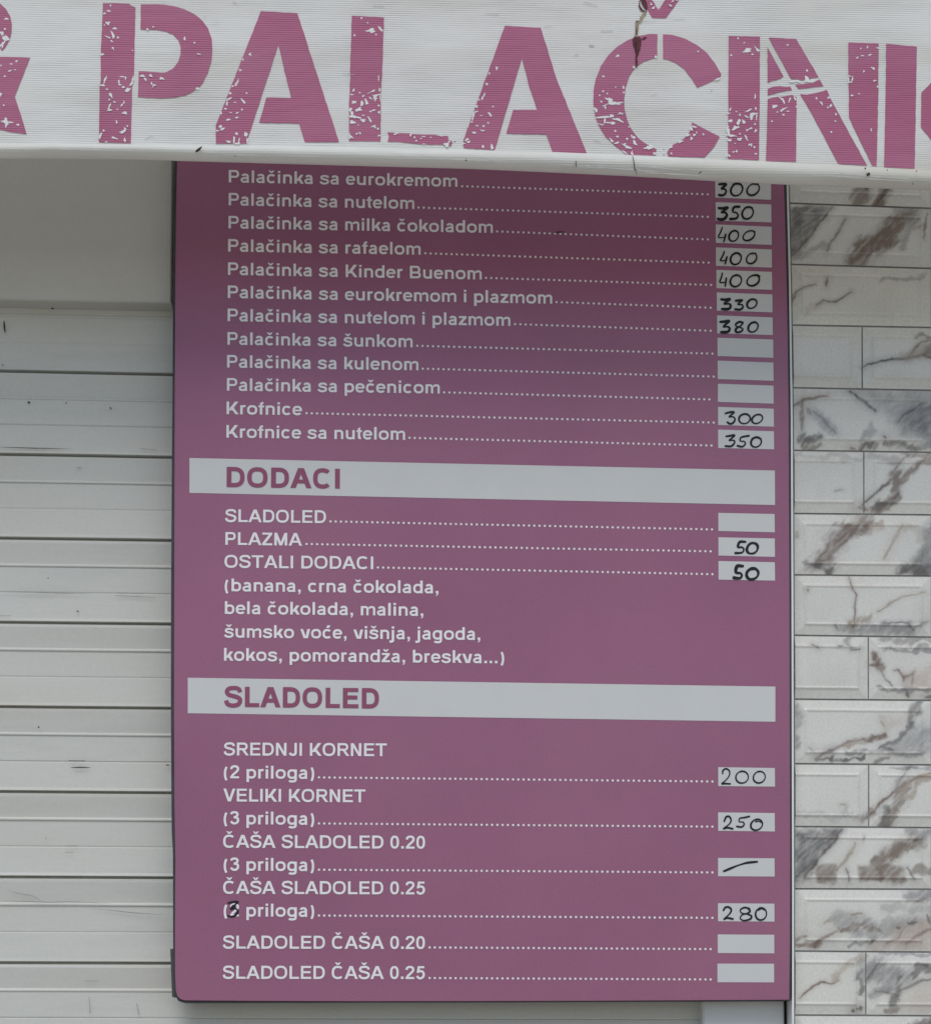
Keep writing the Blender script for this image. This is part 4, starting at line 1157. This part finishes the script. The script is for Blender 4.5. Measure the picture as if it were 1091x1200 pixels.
# rolled hem: bulges forward from the crease, rolls under and back up behind
vs, fs = [], []
HN = 15
for i, cxp in enumerate(cols):
    pt = at(cxp, np.interp(cxp, tx_, ty_), BY)
    pbm = at(cxp, np.interp(cxp, bx, by), BY)
    hgt = pt[2] - pbm[2]
    wob = 0.0006 * math.sin(pt[0] * 17) + 0.0004 * math.sin(pt[0] * 43)
    prof_h = [(0.0, -0.0002), (-0.04, -0.004), (-0.10, -0.0075), (-0.22, -0.0105), (-0.38, -0.0125), (-0.55, -0.013), (-0.70, -0.0118), (-0.82, -0.0092),
              (-0.92, -0.0055), (-0.98, -0.001), (-1.0, 0.003), (-0.97, 0.007), (-0.85, 0.010), (-0.5, 0.011), (0.0, 0.009), (0.5, 0.004)]
    for (dz, dy) in prof_h:
        vs.append((pt[0], BY + dy * (0.8 + 0.3 * (cxp + 680) / 2460) + wob * (dy < -0.003), pt[2] + dz * hgt))
HN = 16
for i in range(NX - 1):
    for j in range(HN - 1):
        a = i * HN + j
        fs.append((a, a + 1, a + HN + 1, a + HN))
obj('hem', vs, fs, M['hem'], awn, smooth=True)
# sloping canopy and its front tube, out of the frame but shading the shop front
xa, xb = at(-680, 100, BY)[0], at(1780, 100, BY)[0]
mb = MB()
mb.add([(xa, BY + 0.004, z_top), (xb, BY + 0.004, z_top), (xb, 0.155, z_top + 0.20), (xa, 0.155, z_top + 0.20)], [(0, 1, 2, 3)])
mb.build('canopy', M['canopy'], awn)

# ---- stencil letters, read off enlargements of the photograph
r1 = lambda a, b: (a / 6, b / 6)
r2 = lambda a, b: (110 + a / 6, b / 6)
r3 = lambda a, b: (245 + a / 6, b / 6)
r4 = lambda a, b: (395 + a / 6, b / 6)
r5 = lambda a, b: (530 + a / 6, b / 6)
r6 = lambda a, b: (690 + a / 5.712, b / 5.712)
r7 = lambda a, b: (840 + a / 5.714, b / 5.714)
r8 = lambda a, b: (950 + a / 6, 30 + b / 6)
LETTERS = [
    ('&', r1, [[(-95, -48), (-40, -22), (0, 20), (45, 62), (75, 115), (86, 170), (84, 225), (68, 285), (42, 330), (18, 357), (2, 335), (-25, 318), (-30, 250), (-28, 190), (-55, 120), (-95, 95)],
               [(-130, -48), (-200, -22), (-250, 40), (-265, 130), (-245, 230), (-190, 335), (-148, 300), (-140, 200), (-160, 140), (-130, 95)],
               [(-60, 398), (-200, 400), (-300, 480), (-345, 600), (-330, 740), (-260, 860), (-150, 930), (-40, 930), (-34, 800), (-120, 790), (-180, 720), (-185, 620), (-130, 530), (-60, 470)],
               [(-25, 398), (100, 401), (216, 405), (160, 545), (107, 680), (148, 800), (190, 943), (90, 930), (0, 912), (-8, 760), (-25, 600)]]),
    ('P', r2, [[(66, 22), (160, 21), (252, 25), (262, 38), (296, 52), (292, 180), (288, 300), (286, 420), (284, 535), (272, 600), (270, 700), (266, 850), (262, 1008), (150, 1004), (38, 1000), (41, 800), (45, 600), (52, 560), (50, 400), (60, 200)],
               [(333, 30), (480, 32), (560, 42), (640, 65), (710, 100), (765, 145), (805, 200), (830, 270), (835, 350), (828, 430), (805, 510), (770, 580), (745, 612), (728, 618), (700, 645), (640, 672), (560, 688), (480, 692), (312, 683),
                (318, 500), (400, 504), (490, 512), (505, 510), (560, 480), (595, 435), (612, 380), (612, 330), (598, 285), (560, 243), (505, 220), (440, 210), (330, 207)]]),
    ('A', r3, [[(365, 78), (622, 92), (915, 998), (675, 1000), (635, 868), (355, 862), (405, 685), (578, 688), (488, 315), (263, 1010), (50, 1010), (48, 885)]]),
    ('L', r4, [[(105, 110), (330, 122), (324, 310), (318, 500), (310, 640), (306, 995), (85, 992), (84, 740), (90, 660), (92, 500)],
               [(355, 930), (400, 932), (415, 946), (440, 935), (510, 937), (530, 942), (690, 948), (720, 955), (780, 955), (785, 985), (805, 990), (812, 1000), (800, 1028), (760, 1020), (600, 1015), (440, 998), (356, 997), (365, 960)]]),
    ('A', r5, [[(370, 180), (622, 195), (735, 560), (945, 1078), (705, 1072), (660, 945), (380, 940), (428, 772), (595, 772), (540, 610), (490, 410), (298, 1055), (80, 1040), (78, 985)]]),
    ('Č', r6, [[(458, 228), (400, 228), (330, 240), (260, 268), (190, 312), (130, 370), (80, 440), (45, 530), (30, 610), (30, 700), (42, 780), (70, 850), (115, 920), (180, 980), (265, 1038), (445, 1040), (452, 1000), (385, 965), (330, 925), (285, 865), (255, 800), (238, 730), (236, 660), (245, 590), (270, 510), (310, 450), (370, 410), (430, 390), (457, 378)],
               [(495, 230), (560, 235), (640, 258), (720, 300), (790, 355), (840, 420), (885, 495), (880, 520), (830, 540), (725, 587), (690, 530), (640, 465), (580, 420), (530, 400), (495, 392)],
               [(690, 818), (875, 915), (840, 980), (775, 1053), (530, 1048), (522, 1020), (545, 985), (560, 970), (610, 945), (660, 905), (680, 870)],
               [(395, 70), (425, 120), (515, 120), (605, -5), (660, -80), (560, -80), (465, 66), (370, -80), (290, -80)]]),
    ('I', r7, [[(77, 240), (287, 246), (286, 440), (285, 640), (280, 1072), (73, 1065), (75, 640)]]),
    ('N', r7, [[(337, 315), (445, 512), (430, 522), (400, 535), (370, 540), (338, 555)],
               [(340, 592), (380, 580), (420, 576), (460, 582), (490, 580), (502, 605), (440, 612), (400, 622), (338, 640)],
               [(338, 662), (400, 648), (450, 645), (500, 635), (532, 650), (530, 860), (528, 1083), (327, 1078)],
               [(345, 252), (530, 260), (600, 380), (680, 518), (640, 522), (600, 530), (565, 538), (545, 530), (495, 528)],
               [(522, 565), (560, 565), (590, 560), (640, 556), (685, 530), (712, 578), (640, 584), (545, 596)],
               [(555, 630), (600, 634), (625, 634), (680, 622), (735, 602), (762, 655), (1004, 1109 - 0), (820, 1092), (640, 765)],
               [(692, 283), (814, 289), (811, 780), (806, 1114), (790, 1112), (695, 790), (692, 532)]]),
    ('K', r8, [[(527, 128), (743, 147), (735, 640), (728, 1005), (513, 995), (522, 560)],
               [(775, 470), (900, 345), (1010, 150), (1250, 165), (1020, 590), (1270, 1030), (1030, 1020), (880, 850), (772, 715)]]),
]
# last two pieces of N are read from the enlargement beside it
_n = LETTERS[7][2]
inv7 = lambda x, y: ((x - 840) * 5.714, y * 5.714)
_n[5] = [(555, 630), (600, 634), (628, 628), (680, 618), (735, 602)] + [inv7(*r8(a, b)) for a, b in [(140, 520), (395, 985), (190, 970), (0, 610)]]
_n[6] = [inv7(*r8(a, b)) for a, b in [(262, 118), (475, 127), (470, 640), (460, 990), (432, 988), (268, 650), (262, 380)]]

FL_L = [(240, 215, 55, 26, -10), (305, 203, 12, 42, -35), (318, 213, 20, 10, 0), (123, 247, 14, 14, 0), (215, 160, 10, 10, 0), (173, 127, 12, 12, 0), (275, 242, 14, 10, 0), (293, 545, 8, 40, 0), (117, 635, 12, 24, 20), (105, 665, 25, 8, 0),
        (160, 652, 14, 8, 0), (185, 675, 14, 14, 0), (248, 643, 50, 10, -25), (300, 630, 12, 20, 0), (120, 718, 28, 22, 0), (235, 690, 30, 10, 30), (280, 670, 58, 18, -20), (268, 695, 22, 28, 0), (304, 685, 9, 50, 0), (210, 722, 18, 40, -30),
        (175, 730, 20, 42, 15), (155, 768, 40, 26, -10), (140, 777, 18, 16, 0), (293, 743, 14, 14, 0), (95, 770, 20, 30, 30), (105, 798, 22, 45, -10), (130, 824, 52, 14, 10), (98, 818, 40, 13, 0), (237, 785, 14, 14, 0), (258, 775, 30, 10, -20),
        (298, 790, 16, 22, 0), (185, 812, 14, 8, 0), (230, 840, 11, 45, -30), (182, 850, 34, 20, 0), (112, 858, 34, 20, 0), (150, 880, 12, 8, 0), (255, 888, 32, 9, -25), (266, 896, 11, 20, 0), (288, 907, 12, 16, 0), (140, 942, 20, 8, -20),
        (162, 937, 12, 20, 0), (102, 964, 34, 12, 30), (90, 960, 11, 40, 0), (297, 955, 18, 10, 0)]
FL_A = [(290, 382, 16, 22, 0), (240, 420, 10, 16, 0), (222, 493, 18, 14, 0), (200, 578, 12, 50, 30), (190, 597, 14, 20, 0), (168, 605, 14, 14, 0), (150, 655, 22, 16, 0), (140, 695, 36, 10, -20), (128, 720, 12, 50, 10), (240, 708, 12, 34, -35),
        (250, 720, 13, 18, 0), (185, 720, 20, 6, 0), (267, 655, 12, 12, 0), (118, 765, 18, 10, 0), (155, 792, 20, 8, 0), (200, 795, 16, 14, 0), (233, 772, 12, 14, 0), (195, 827, 28, 12, 0), (135, 842, 26, 14, 0), (88, 798, 12, 14, 0),
        (85, 890, 24, 18, -40), (97, 907, 30, 12, -20), (60, 920, 24, 10, 0), (196, 940, 14, 20, 0), (260, 945, 20, 32, -10), (138, 996, 30, 13, 0), (178, 985, 12, 45, 0), (212, 995, 11, 40, 0), (200, 1010, 30, 14, 0), (272, 990, 13, 40, 0)]
FL_P = [(120, 38, 14, 16, 0), (108, 77, 32, 14, 0), (76, 95, 20, 16, 0), (100, 163, 24, 24, 20), (78, 178, 10, 12, 0), (148, 200, 26, 16, 0), (133, 237, 11, 42, -20), (105, 262, 45, 9, 25), (140, 258, 13, 28, 0), (130, 290, 30, 9, 30),
        (172, 265, 14, 14, 0), (138, 340, 13, 24, -30), (60, 382, 22, 14, 0), (275, 355, 10, 8, 0), (80, 562, 14, 50, 15), (60, 600, 36, 10, 0), (200, 540, 36, 9, 0), (225, 548, 11, 24, 0), (178, 578, 9, 36, 0), (185, 596, 24, 9, 0),
        (278, 550, 12, 40, 0), (268, 585, 16, 50, 20), (243, 630, 36, 26, -30), (210, 612, 16, 13, 0), (95, 628, 16, 9, 0), (120, 670, 15, 36, -30), (112, 700, 11, 11, 0), (147, 717, 20, 10, 0), (115, 772, 36, 15, 0), (112, 748, 11, 38, 25),
        (215, 720, 11, 20, 0), (197, 742, 9, 30, 25), (218, 795, 40, 15, 5), (168, 770, 10, 8, 0), (163, 860, 12, 22, -20), (238, 887, 12, 14, 0), (205, 925, 40, 18, -25), (222, 910, 11, 24, 0), (48, 955, 14, 50, 25), (72, 920, 14, 14, 0),
        (145, 972, 50, 12, 15), (220, 985, 13, 28, 0), (90, 1000, 20, 11, 0), (380, 207, 16, 14, 0), (420, 190, 11, 12, 0), (640, 275, 11, 28, 0), (710, 303, 12, 11, 0), (743, 383, 28, 9, 15), (348, 535, 36, 17, 15),
        (365, 560, 13, 30, -40), (402, 533, 24, 15, 30), (480, 552, 26, 17, 20), (410, 590, 9, 24, -20), (430, 600, 20, 9, 0), (418, 612, 9, 9, 0), (728, 622, 22, 16, 0)]
FL_C = [(190, 373, 22, 11, -20), (97, 512, 16, 10, 0), (178, 583, 9, 9, 0), (232, 585, 12, 24, 0), (232, 620, 11, 12, 0), (95, 612, 13, 13, 0), (122, 627, 11, 11, 0), (72, 638, 13, 8, 0), (83, 680, 13, 13, 0), (140, 672, 26, 52, -15),
        (165, 690, 70, 20, 8), (120, 662, 42, 9, 25), (105, 706, 32, 9, -30), (210, 688, 52, 9, 0), (45, 735, 16, 36, -25), (100, 785, 105, 11, -5), (150, 775, 30, 13, 0), (85, 835, 36, 12, 15), (105, 810, 12, 50, 10), (130, 822, 50, 9, 5),
        (160, 825, 22, 20, 0), (190, 800, 50, 13, 10), (215, 812, 40, 12, 30), (110, 720, 9, 20, 0), (205, 760, 18, 12, 0), (222, 762, 11, 11, 0), (178, 878, 16, 13, 0), (192, 915, 16, 13, 0), (255, 932, 11, 18, 0), (285, 910, 11, 13, 0),
        (300, 920, 24, 13, 0), (308, 960, 18, 34, -35), (250, 978, 60, 14, 25), (240, 965, 13, 12, 0), (265, 990, 40, 12, 0), (150, 940, 14, 30, -45), (182, 958, 30, 11, -15), (240, 1020, 40, 8, 35), (288, 1025, 11, 28, 0), (410, 975, 22, 40, 20),
        (395, 990, 45, 20, -10), (425, 985, 30, 12, 0), (440, 1028, 24, 15, 0), (267, 850, 9, 11, 0), (447, 382, 16, 14, 0), (300, 452, 13, 15, 0), (730, 345, 13, 12, 0), (862, 529, 45, 13, -20), (705, 850, 26, 13, 20), (685, 862, 18, 30, 0),
        (703, 905, 17, 19, 0), (684, 930, 17, 20, 0), (765, 902, 11, 13, 0), (720, 890, 9, 13, 0), (545, 985, 22, 22, 0), (550, 1028, 13, 13, 0), (610, 950, 30, 13, -15), (660, 905, 24, 15, 0), (545, 40, 20, 10, 40), (430, 55, 22, 12, -40), (560, 10, 20, 9, -30), (415, 30, 12, 18, 0), (590, 0, 16, 10, 0)]
FL_N = [(472, 300, 13, 9, 0), (600, 472, 13, 17, 0), (600, 530, 26, 42, -20), (640, 540, 40, 18, 0), (620, 545, 60, 12, 10), (505, 545, 40, 18, 0), (540, 545, 50, 13, 20), (430, 660, 32, 11, 30), (445, 680, 12, 24, -20), (485, 668, 9, 30, 15),
        (520, 655, 13, 30, -20), (382, 712, 34, 24, 0), (445, 730, 40, 11, -25), (430, 742, 13, 11, 0), (473, 745, 20, 8, 0), (403, 750, 9, 9, 0), (445, 770, 16, 11, 0), (367, 812, 11, 11, 0), (530, 715, 13, 11, 0), (665, 660, 13, 13, 0),
        (697, 690, 13, 28, -25), (745, 655, 13, 18, 0), (760, 708, 13, 28, 30), (740, 720, 11, 11, 0), (765, 885, 9, 11, 0), (795, 765, 11, 14, 0)]
FL_N8 = [(397, 150, 9, 18, 0), (350, 163, 8, 11, 0), (467, 158, 18, 11, 0), (323, 228, 20, 11, -30), (360, 213, 22, 9, 0), (413, 206, 26, 11, -20), (437, 300, 26, 14, 25), (370, 322, 9, 13, 0), (445, 388, 22, 11, 0), (467, 428, 13, 13, 0),
         (288, 492, 20, 11, 0), (335, 480, 13, 9, 0), (262, 385, 12, 50, 0), (290, 378, 10, 34, 10), (275, 398, 30, 9, 0), (272, 356, 20, 8, 20), (422, 733, 9, 20, 0), (175, 628, 11, 13, 0), (170, 672, 13, 9, 0), (140, 750, 9, 16, 0)]
FL_AMP = [(48, 132, 24, 11, 0), (38, 205, 16, 12, 0), (15, 235, 36, 22, 40), (40, 270, 42, 32, 20), (25, 310, 20, 50, 30), (10, 320, 20, 18, 0), (120, 430, 16, 18, 0), (82, 450, 18, 9, 0), (75, 497, 26, 9, -20), (110, 490, 13, 7, 0),
          (10, 462, 13, 11, 0), (38, 537, 16, 11, 0), (8, 665, 15, 30, 0), (30, 740, 11, 11, 0), (45, 850, 32, 50, -20), (80, 860, 36, 11, 0), (25, 855, 30, 11, 0), (130, 877, 18, 14, 0), (45, 885, 11, 30, 20)]
FL_FOOT = [(410, 945, 24, 9, -30), (518, 948, 11, 24, 20), (545, 968, 9, 15, 0), (558, 990, 11, 13, 0), (590, 975, 13, 9, 0), (610, 962, 20, 7, 0), (660, 968, 11, 8, 0), (770, 1018, 40, 24, 0), (612, 1015, 13, 9, 0), (735, 955, 13, 14, 0), (790, 1000, 12, 14, 0)]
to_I = lambda a, b: (853.5 + (r4(a, b)[0] - 412.5) * 0.985, 42.2 + (r4(a, b)[1] - 18.4) * 0.982)
WEAR = [[(r1, FL_AMP)], [(r2, FL_P)], [(r3, FL_A)], [(r4, FL_L), (r4, FL_FOOT)], [(lambda a, b: r5(a + 20 - (b - 650) * 0.004, b * 0.985 + 104), FL_A)],
        [(r6, FL_C)], [(to_I, FL_L)], [(r7, FL_N), (r8, FL_N8)], []]


def fleck_poly(fn, cx, cy, wd, ht, ang, rr):
    n_ = 11
    out = []
    ca_, sa_ = math.cos(math.radians(ang)), math.sin(math.radians(ang))
    ph = rr.random() * 6
    for i in range(n_):
        a_ = 2 * math.pi * i / n_
        k = 0.50 + 0.72 * rr.random() + 0.18 * math.sin(3 * a_ + ph)
        x, y = wd / 2 * k * math.cos(a_), ht / 2 * k * math.sin(a_)
        out.append(fn(cx + x * ca_ - y * sa_, cy + x * sa_ + y * ca_))
    return out


def rough_outline(pts, fn, rr, amp=0.16, step=5.0):
    """outline with the slightly ragged edge of worn print"""
    P = [np.array(fn(*p)) for p in pts]
    out = []
    for i in range(len(P)):
        a_, b_ = P[i], P[(i + 1) % len(P)]
        k = max(1, int(np.linalg.norm(b_ - a_) / step))
        for j in range(k):
            q = a_ + (b_ - a_) * j / k
            if j:
                q = q + np.array([rr.gauss(0, amp), rr.gauss(0, amp)])
            out.append(q)
    return out


rr = random.Random(3)
for (nm, fn, polys), wear in zip(LETTERS, WEAR):
    mb = MB()
    for q, p in enumerate(polys):
        o2 = rough_outline(p, fn, rr)
        P = [at(x, y, BY - 0.0008) for x, y in o2]
        mb.add([(a_[0], BY - 0.0008, a_[2]) for a_ in P], [tuple(range(len(P)))])
    n_print = len(mb.f)
    c_ = 0
    for f2, lst in wear:
        for (cx, cy, wd, ht, ang) in lst:
            pl = fleck_poly(f2, cx, cy, wd * 1.28, ht * 1.25, ang, rr)
            P = [at(x, y, BY - 0.0012) for x, y in pl]
            mb.add([(a_[0], BY - 0.0012 - 0.000012 * c_, a_[2]) for a_ in P], [tuple(range(len(P)))])
            c_ += 1
    let = mb.build('printed_letter', M['letter'], awn)
    let.data.materials.append(M['fleck'])
    for q, p in enumerate(let.data.polygons):
        if q >= n_print:
            p.material_index = 1


def blot(name, shapes, material, Y, fn=r6, stroke=()):
    c_ = 0
    for pts in shapes:
        mb = MB()
        P = [at(*p_, Y) for p_ in rough_outline(pts, fn, rr, 0.35, 2.0)]
        mb.add([(a_[0], Y - 0.00002 * c_, a_[2]) for a_ in P], [tuple(range(len(P)))])
        mb.build(name, material, awn)
        c_ += 1
    for f2, pts, wd in stroke:
        P = [at(*f2(*p_), Y) for p_ in pts]
        p2 = catmull([(p[0], p[2]) for p in P], 0.004)
        ws = [wd * MM * (0.4 + 0.6 * math.sin(math.pi * (i + 0.5) / len(p2))) * rr.uniform(0.75, 1.25) for i in range(len(p2))]
        V, Fc = ribbon2d(p2, ws, cap=False)
        mb = MB()
        mb.add([(a_[0], Y - 0.00002 * c_ - 0.000003 * i, a_[1]) for a_, i in V], Fc)
        mb.build(name, material, awn)
        c_ += 1


# rusty drip running down through the C
blot('drip_stain', [[(338, 245), (305, 242), (292, 262), (294, 300), (306, 335), (313, 370), (309, 415), (318, 455), (326, 430), (325, 380), (335, 345), (350, 300), (352, 268)],
                    [(350, 262), (372, 246), (390, 250), (372, 266)]], M['stain_maroon'], BY - 0.0016)
blot('drip_stain', [[(344, -20), (352, 20), (372, 55), (386, 72), (392, 50), (384, 10), (370, -20)], [(340, 15), (336, 30), (352, 60), (372, 76), (366, 80), (345, 68), (330, 40)]], M['stain_maroon'], BY - 0.0017,
     stroke=[(r6, [(340, 0), (338, 40), (360, 70), (385, 78)], 1.6)])
blot('drip_stain', [[(312, 142), (332, 140), (330, 165), (322, 170), (312, 160)]], M['stain_tan'], BY - 0.0015,
     stroke=[(r6, [(385, 78), (372, 95), (350, 115), (345, 140), (330, 150)], 3.0), (r6, [(322, 150), (322, 190), (315, 235), (312, 250)], 3.4), (r6, [(372, 80), (355, 120), (360, 130)], 1.6)])
blot('drip_stain', [], M['stain_brown'], BY - 0.0018, stroke=[(r6, [(312, 148), (318, 142), (332, 142), (330, 166)], 0.8), (r6, [(312, 150), (314, 200), (318, 238)], 0.8), (r6, [(330, 165), (322, 210), (320, 238)], 0.7),
     (r6, [(318, 250), (316, 320), (318, 400), (318, 450)], 1.2)])
blot('grey_stroke', [], M['grey_stroke'], BY - 0.0014, stroke=[(r6, [(560, 130), (600, 128), (630, 125), (642, 142)], 0.54), (r6, [(415, 640), (440, 634), (452, 626)], 0.72), (r6, [(815, 612), (828, 596)], 0.90), (r6, [(330, 146), (450, 142)], 0.72),  # faint grey strokes on the banner sheet
     (r6, [(0, 300), (40, 305)], 0.84), (r6, [(80, 205), (160, 205)], 1.08), (r5, [(225, 96), (280, 95), (325, 102)], 0.96), (r5, [(860, 392), (885, 380)], 1.20), (r5, [(960, 318), (990, 324)], 0.96), (r5, [(640, 190), (700, 182)], 0.60),
     (r2, [(360, 985), (385, 965), (420, 960)], 0.60), (r2, [(780, 115), (792, 116)], 1.08), (r2, [(487, 10), (494, 18)], 0.72), (r4, [(40, 520), (120, 525)], 0.72), (r3, [(170, 15), (200, 28)], 1.08), (r3, [(40, 160), (70, 155)], 0.60), (r4, [(255, 40), (330, 44)], 0.84),
     (r5, [(920, 15), (1020, 40)], 0.84), (r6, [(20, 935), (80, 950)], 0.84)])
blot('dirt_crease_mark', [], M['debris'], BY - 0.016, stroke=[(r8, [(390, 1052), (402, 1046), (412, 1036)], 3.2), (r8, [(376, 1003), (386, 1006)], 2.6), (r8, [(534, 1014), (538, 1018)], 1.8), (r8, [(712, 1112), (718, 1112)], 2.2), (r8, [(736, 1022), (746, 1024)], 1.2),  # dirt specks, plus dark strokes painting the shade of upright hem creases
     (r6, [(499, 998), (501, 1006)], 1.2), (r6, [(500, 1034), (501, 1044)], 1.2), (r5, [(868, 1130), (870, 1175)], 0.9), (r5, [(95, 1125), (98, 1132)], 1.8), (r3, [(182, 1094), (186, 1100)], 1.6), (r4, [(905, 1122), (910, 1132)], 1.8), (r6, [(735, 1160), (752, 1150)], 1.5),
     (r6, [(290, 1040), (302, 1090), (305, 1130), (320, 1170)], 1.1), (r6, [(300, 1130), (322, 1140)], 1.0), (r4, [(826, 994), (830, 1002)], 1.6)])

r9 = lambda a, b: (640 + a / 5.455, b / 5.455)
blot('crease_shade_line', [], M['grey_stroke'], BY - 0.0152, stroke=[(r9, [(20, 1048), (200, 1056), (420, 1062), (600, 1082)], 0.9), (r9, [(180, 1066), (420, 1074), (640, 1092), (800, 1096)], 0.9), (r9, [(560, 1060), (680, 1068), (860, 1088)], 0.7),  # flat strokes that paint in the shade of wrinkles along the hem
     (r9, [(640, 1104), (800, 1112), (1000, 1124)], 0.8), (r2, [(-400, 1040), (-100, 1050), (300, 1058)], 0.7), (r3, [(100, 1085), (400, 1092), (800, 1100)], 0.7), (r5, [(-300, 1112), (100, 1124), (500, 1136)], 0.8),
     (r8, [(-100, 1035), (300, 1068), (700, 1098)], 0.8), (r8, [(200, 1040), (500, 1065), (820, 1088)], 0.7)])

# scrap of something dark stuck on the hem
p = at(233.3, 175.6, BY - 0.014)
mb = MB()
ring = 8
pts = [(-0.0068, -0.0052, 0.0002), (-0.0046, -0.0034, 0.0018), (-0.0012, -0.0008, 0.0024), (0.0025, 0.0022, 0.0020), (0.0052, 0.0046, 0.0010), (0.0072, 0.0070, 0.0002)]
vs = []
for (dx, dz, r_) in [(0.72 * a_, 0.8 * b_, 0.9 * c_) for a_, b_, c_ in pts]:
    for k in range(ring):
        a_ = 2 * math.pi * k / ring
        vs.append((p[0] + dx - 0.7 * r_ * math.cos(a_), p[1] - 0.0008 + r_ * math.sin(a_) * 0.8, p[2] + dz + 0.7 * r_ * math.cos(a_)))
fs = [(i * ring + k, i * ring + (k + 1) % ring, (i + 1) * ring + (k + 1) % ring, (i + 1) * ring + k) for i in range(len(pts) - 1) for k in range(ring)]
mb.add(vs, fs)
d = mb.build('debris_scrap', M['debris'], None, True)
d['label'] = 'small dark brown scrap of debris stuck on the white banner hem below the letter P'
d['category'] = 'debris'
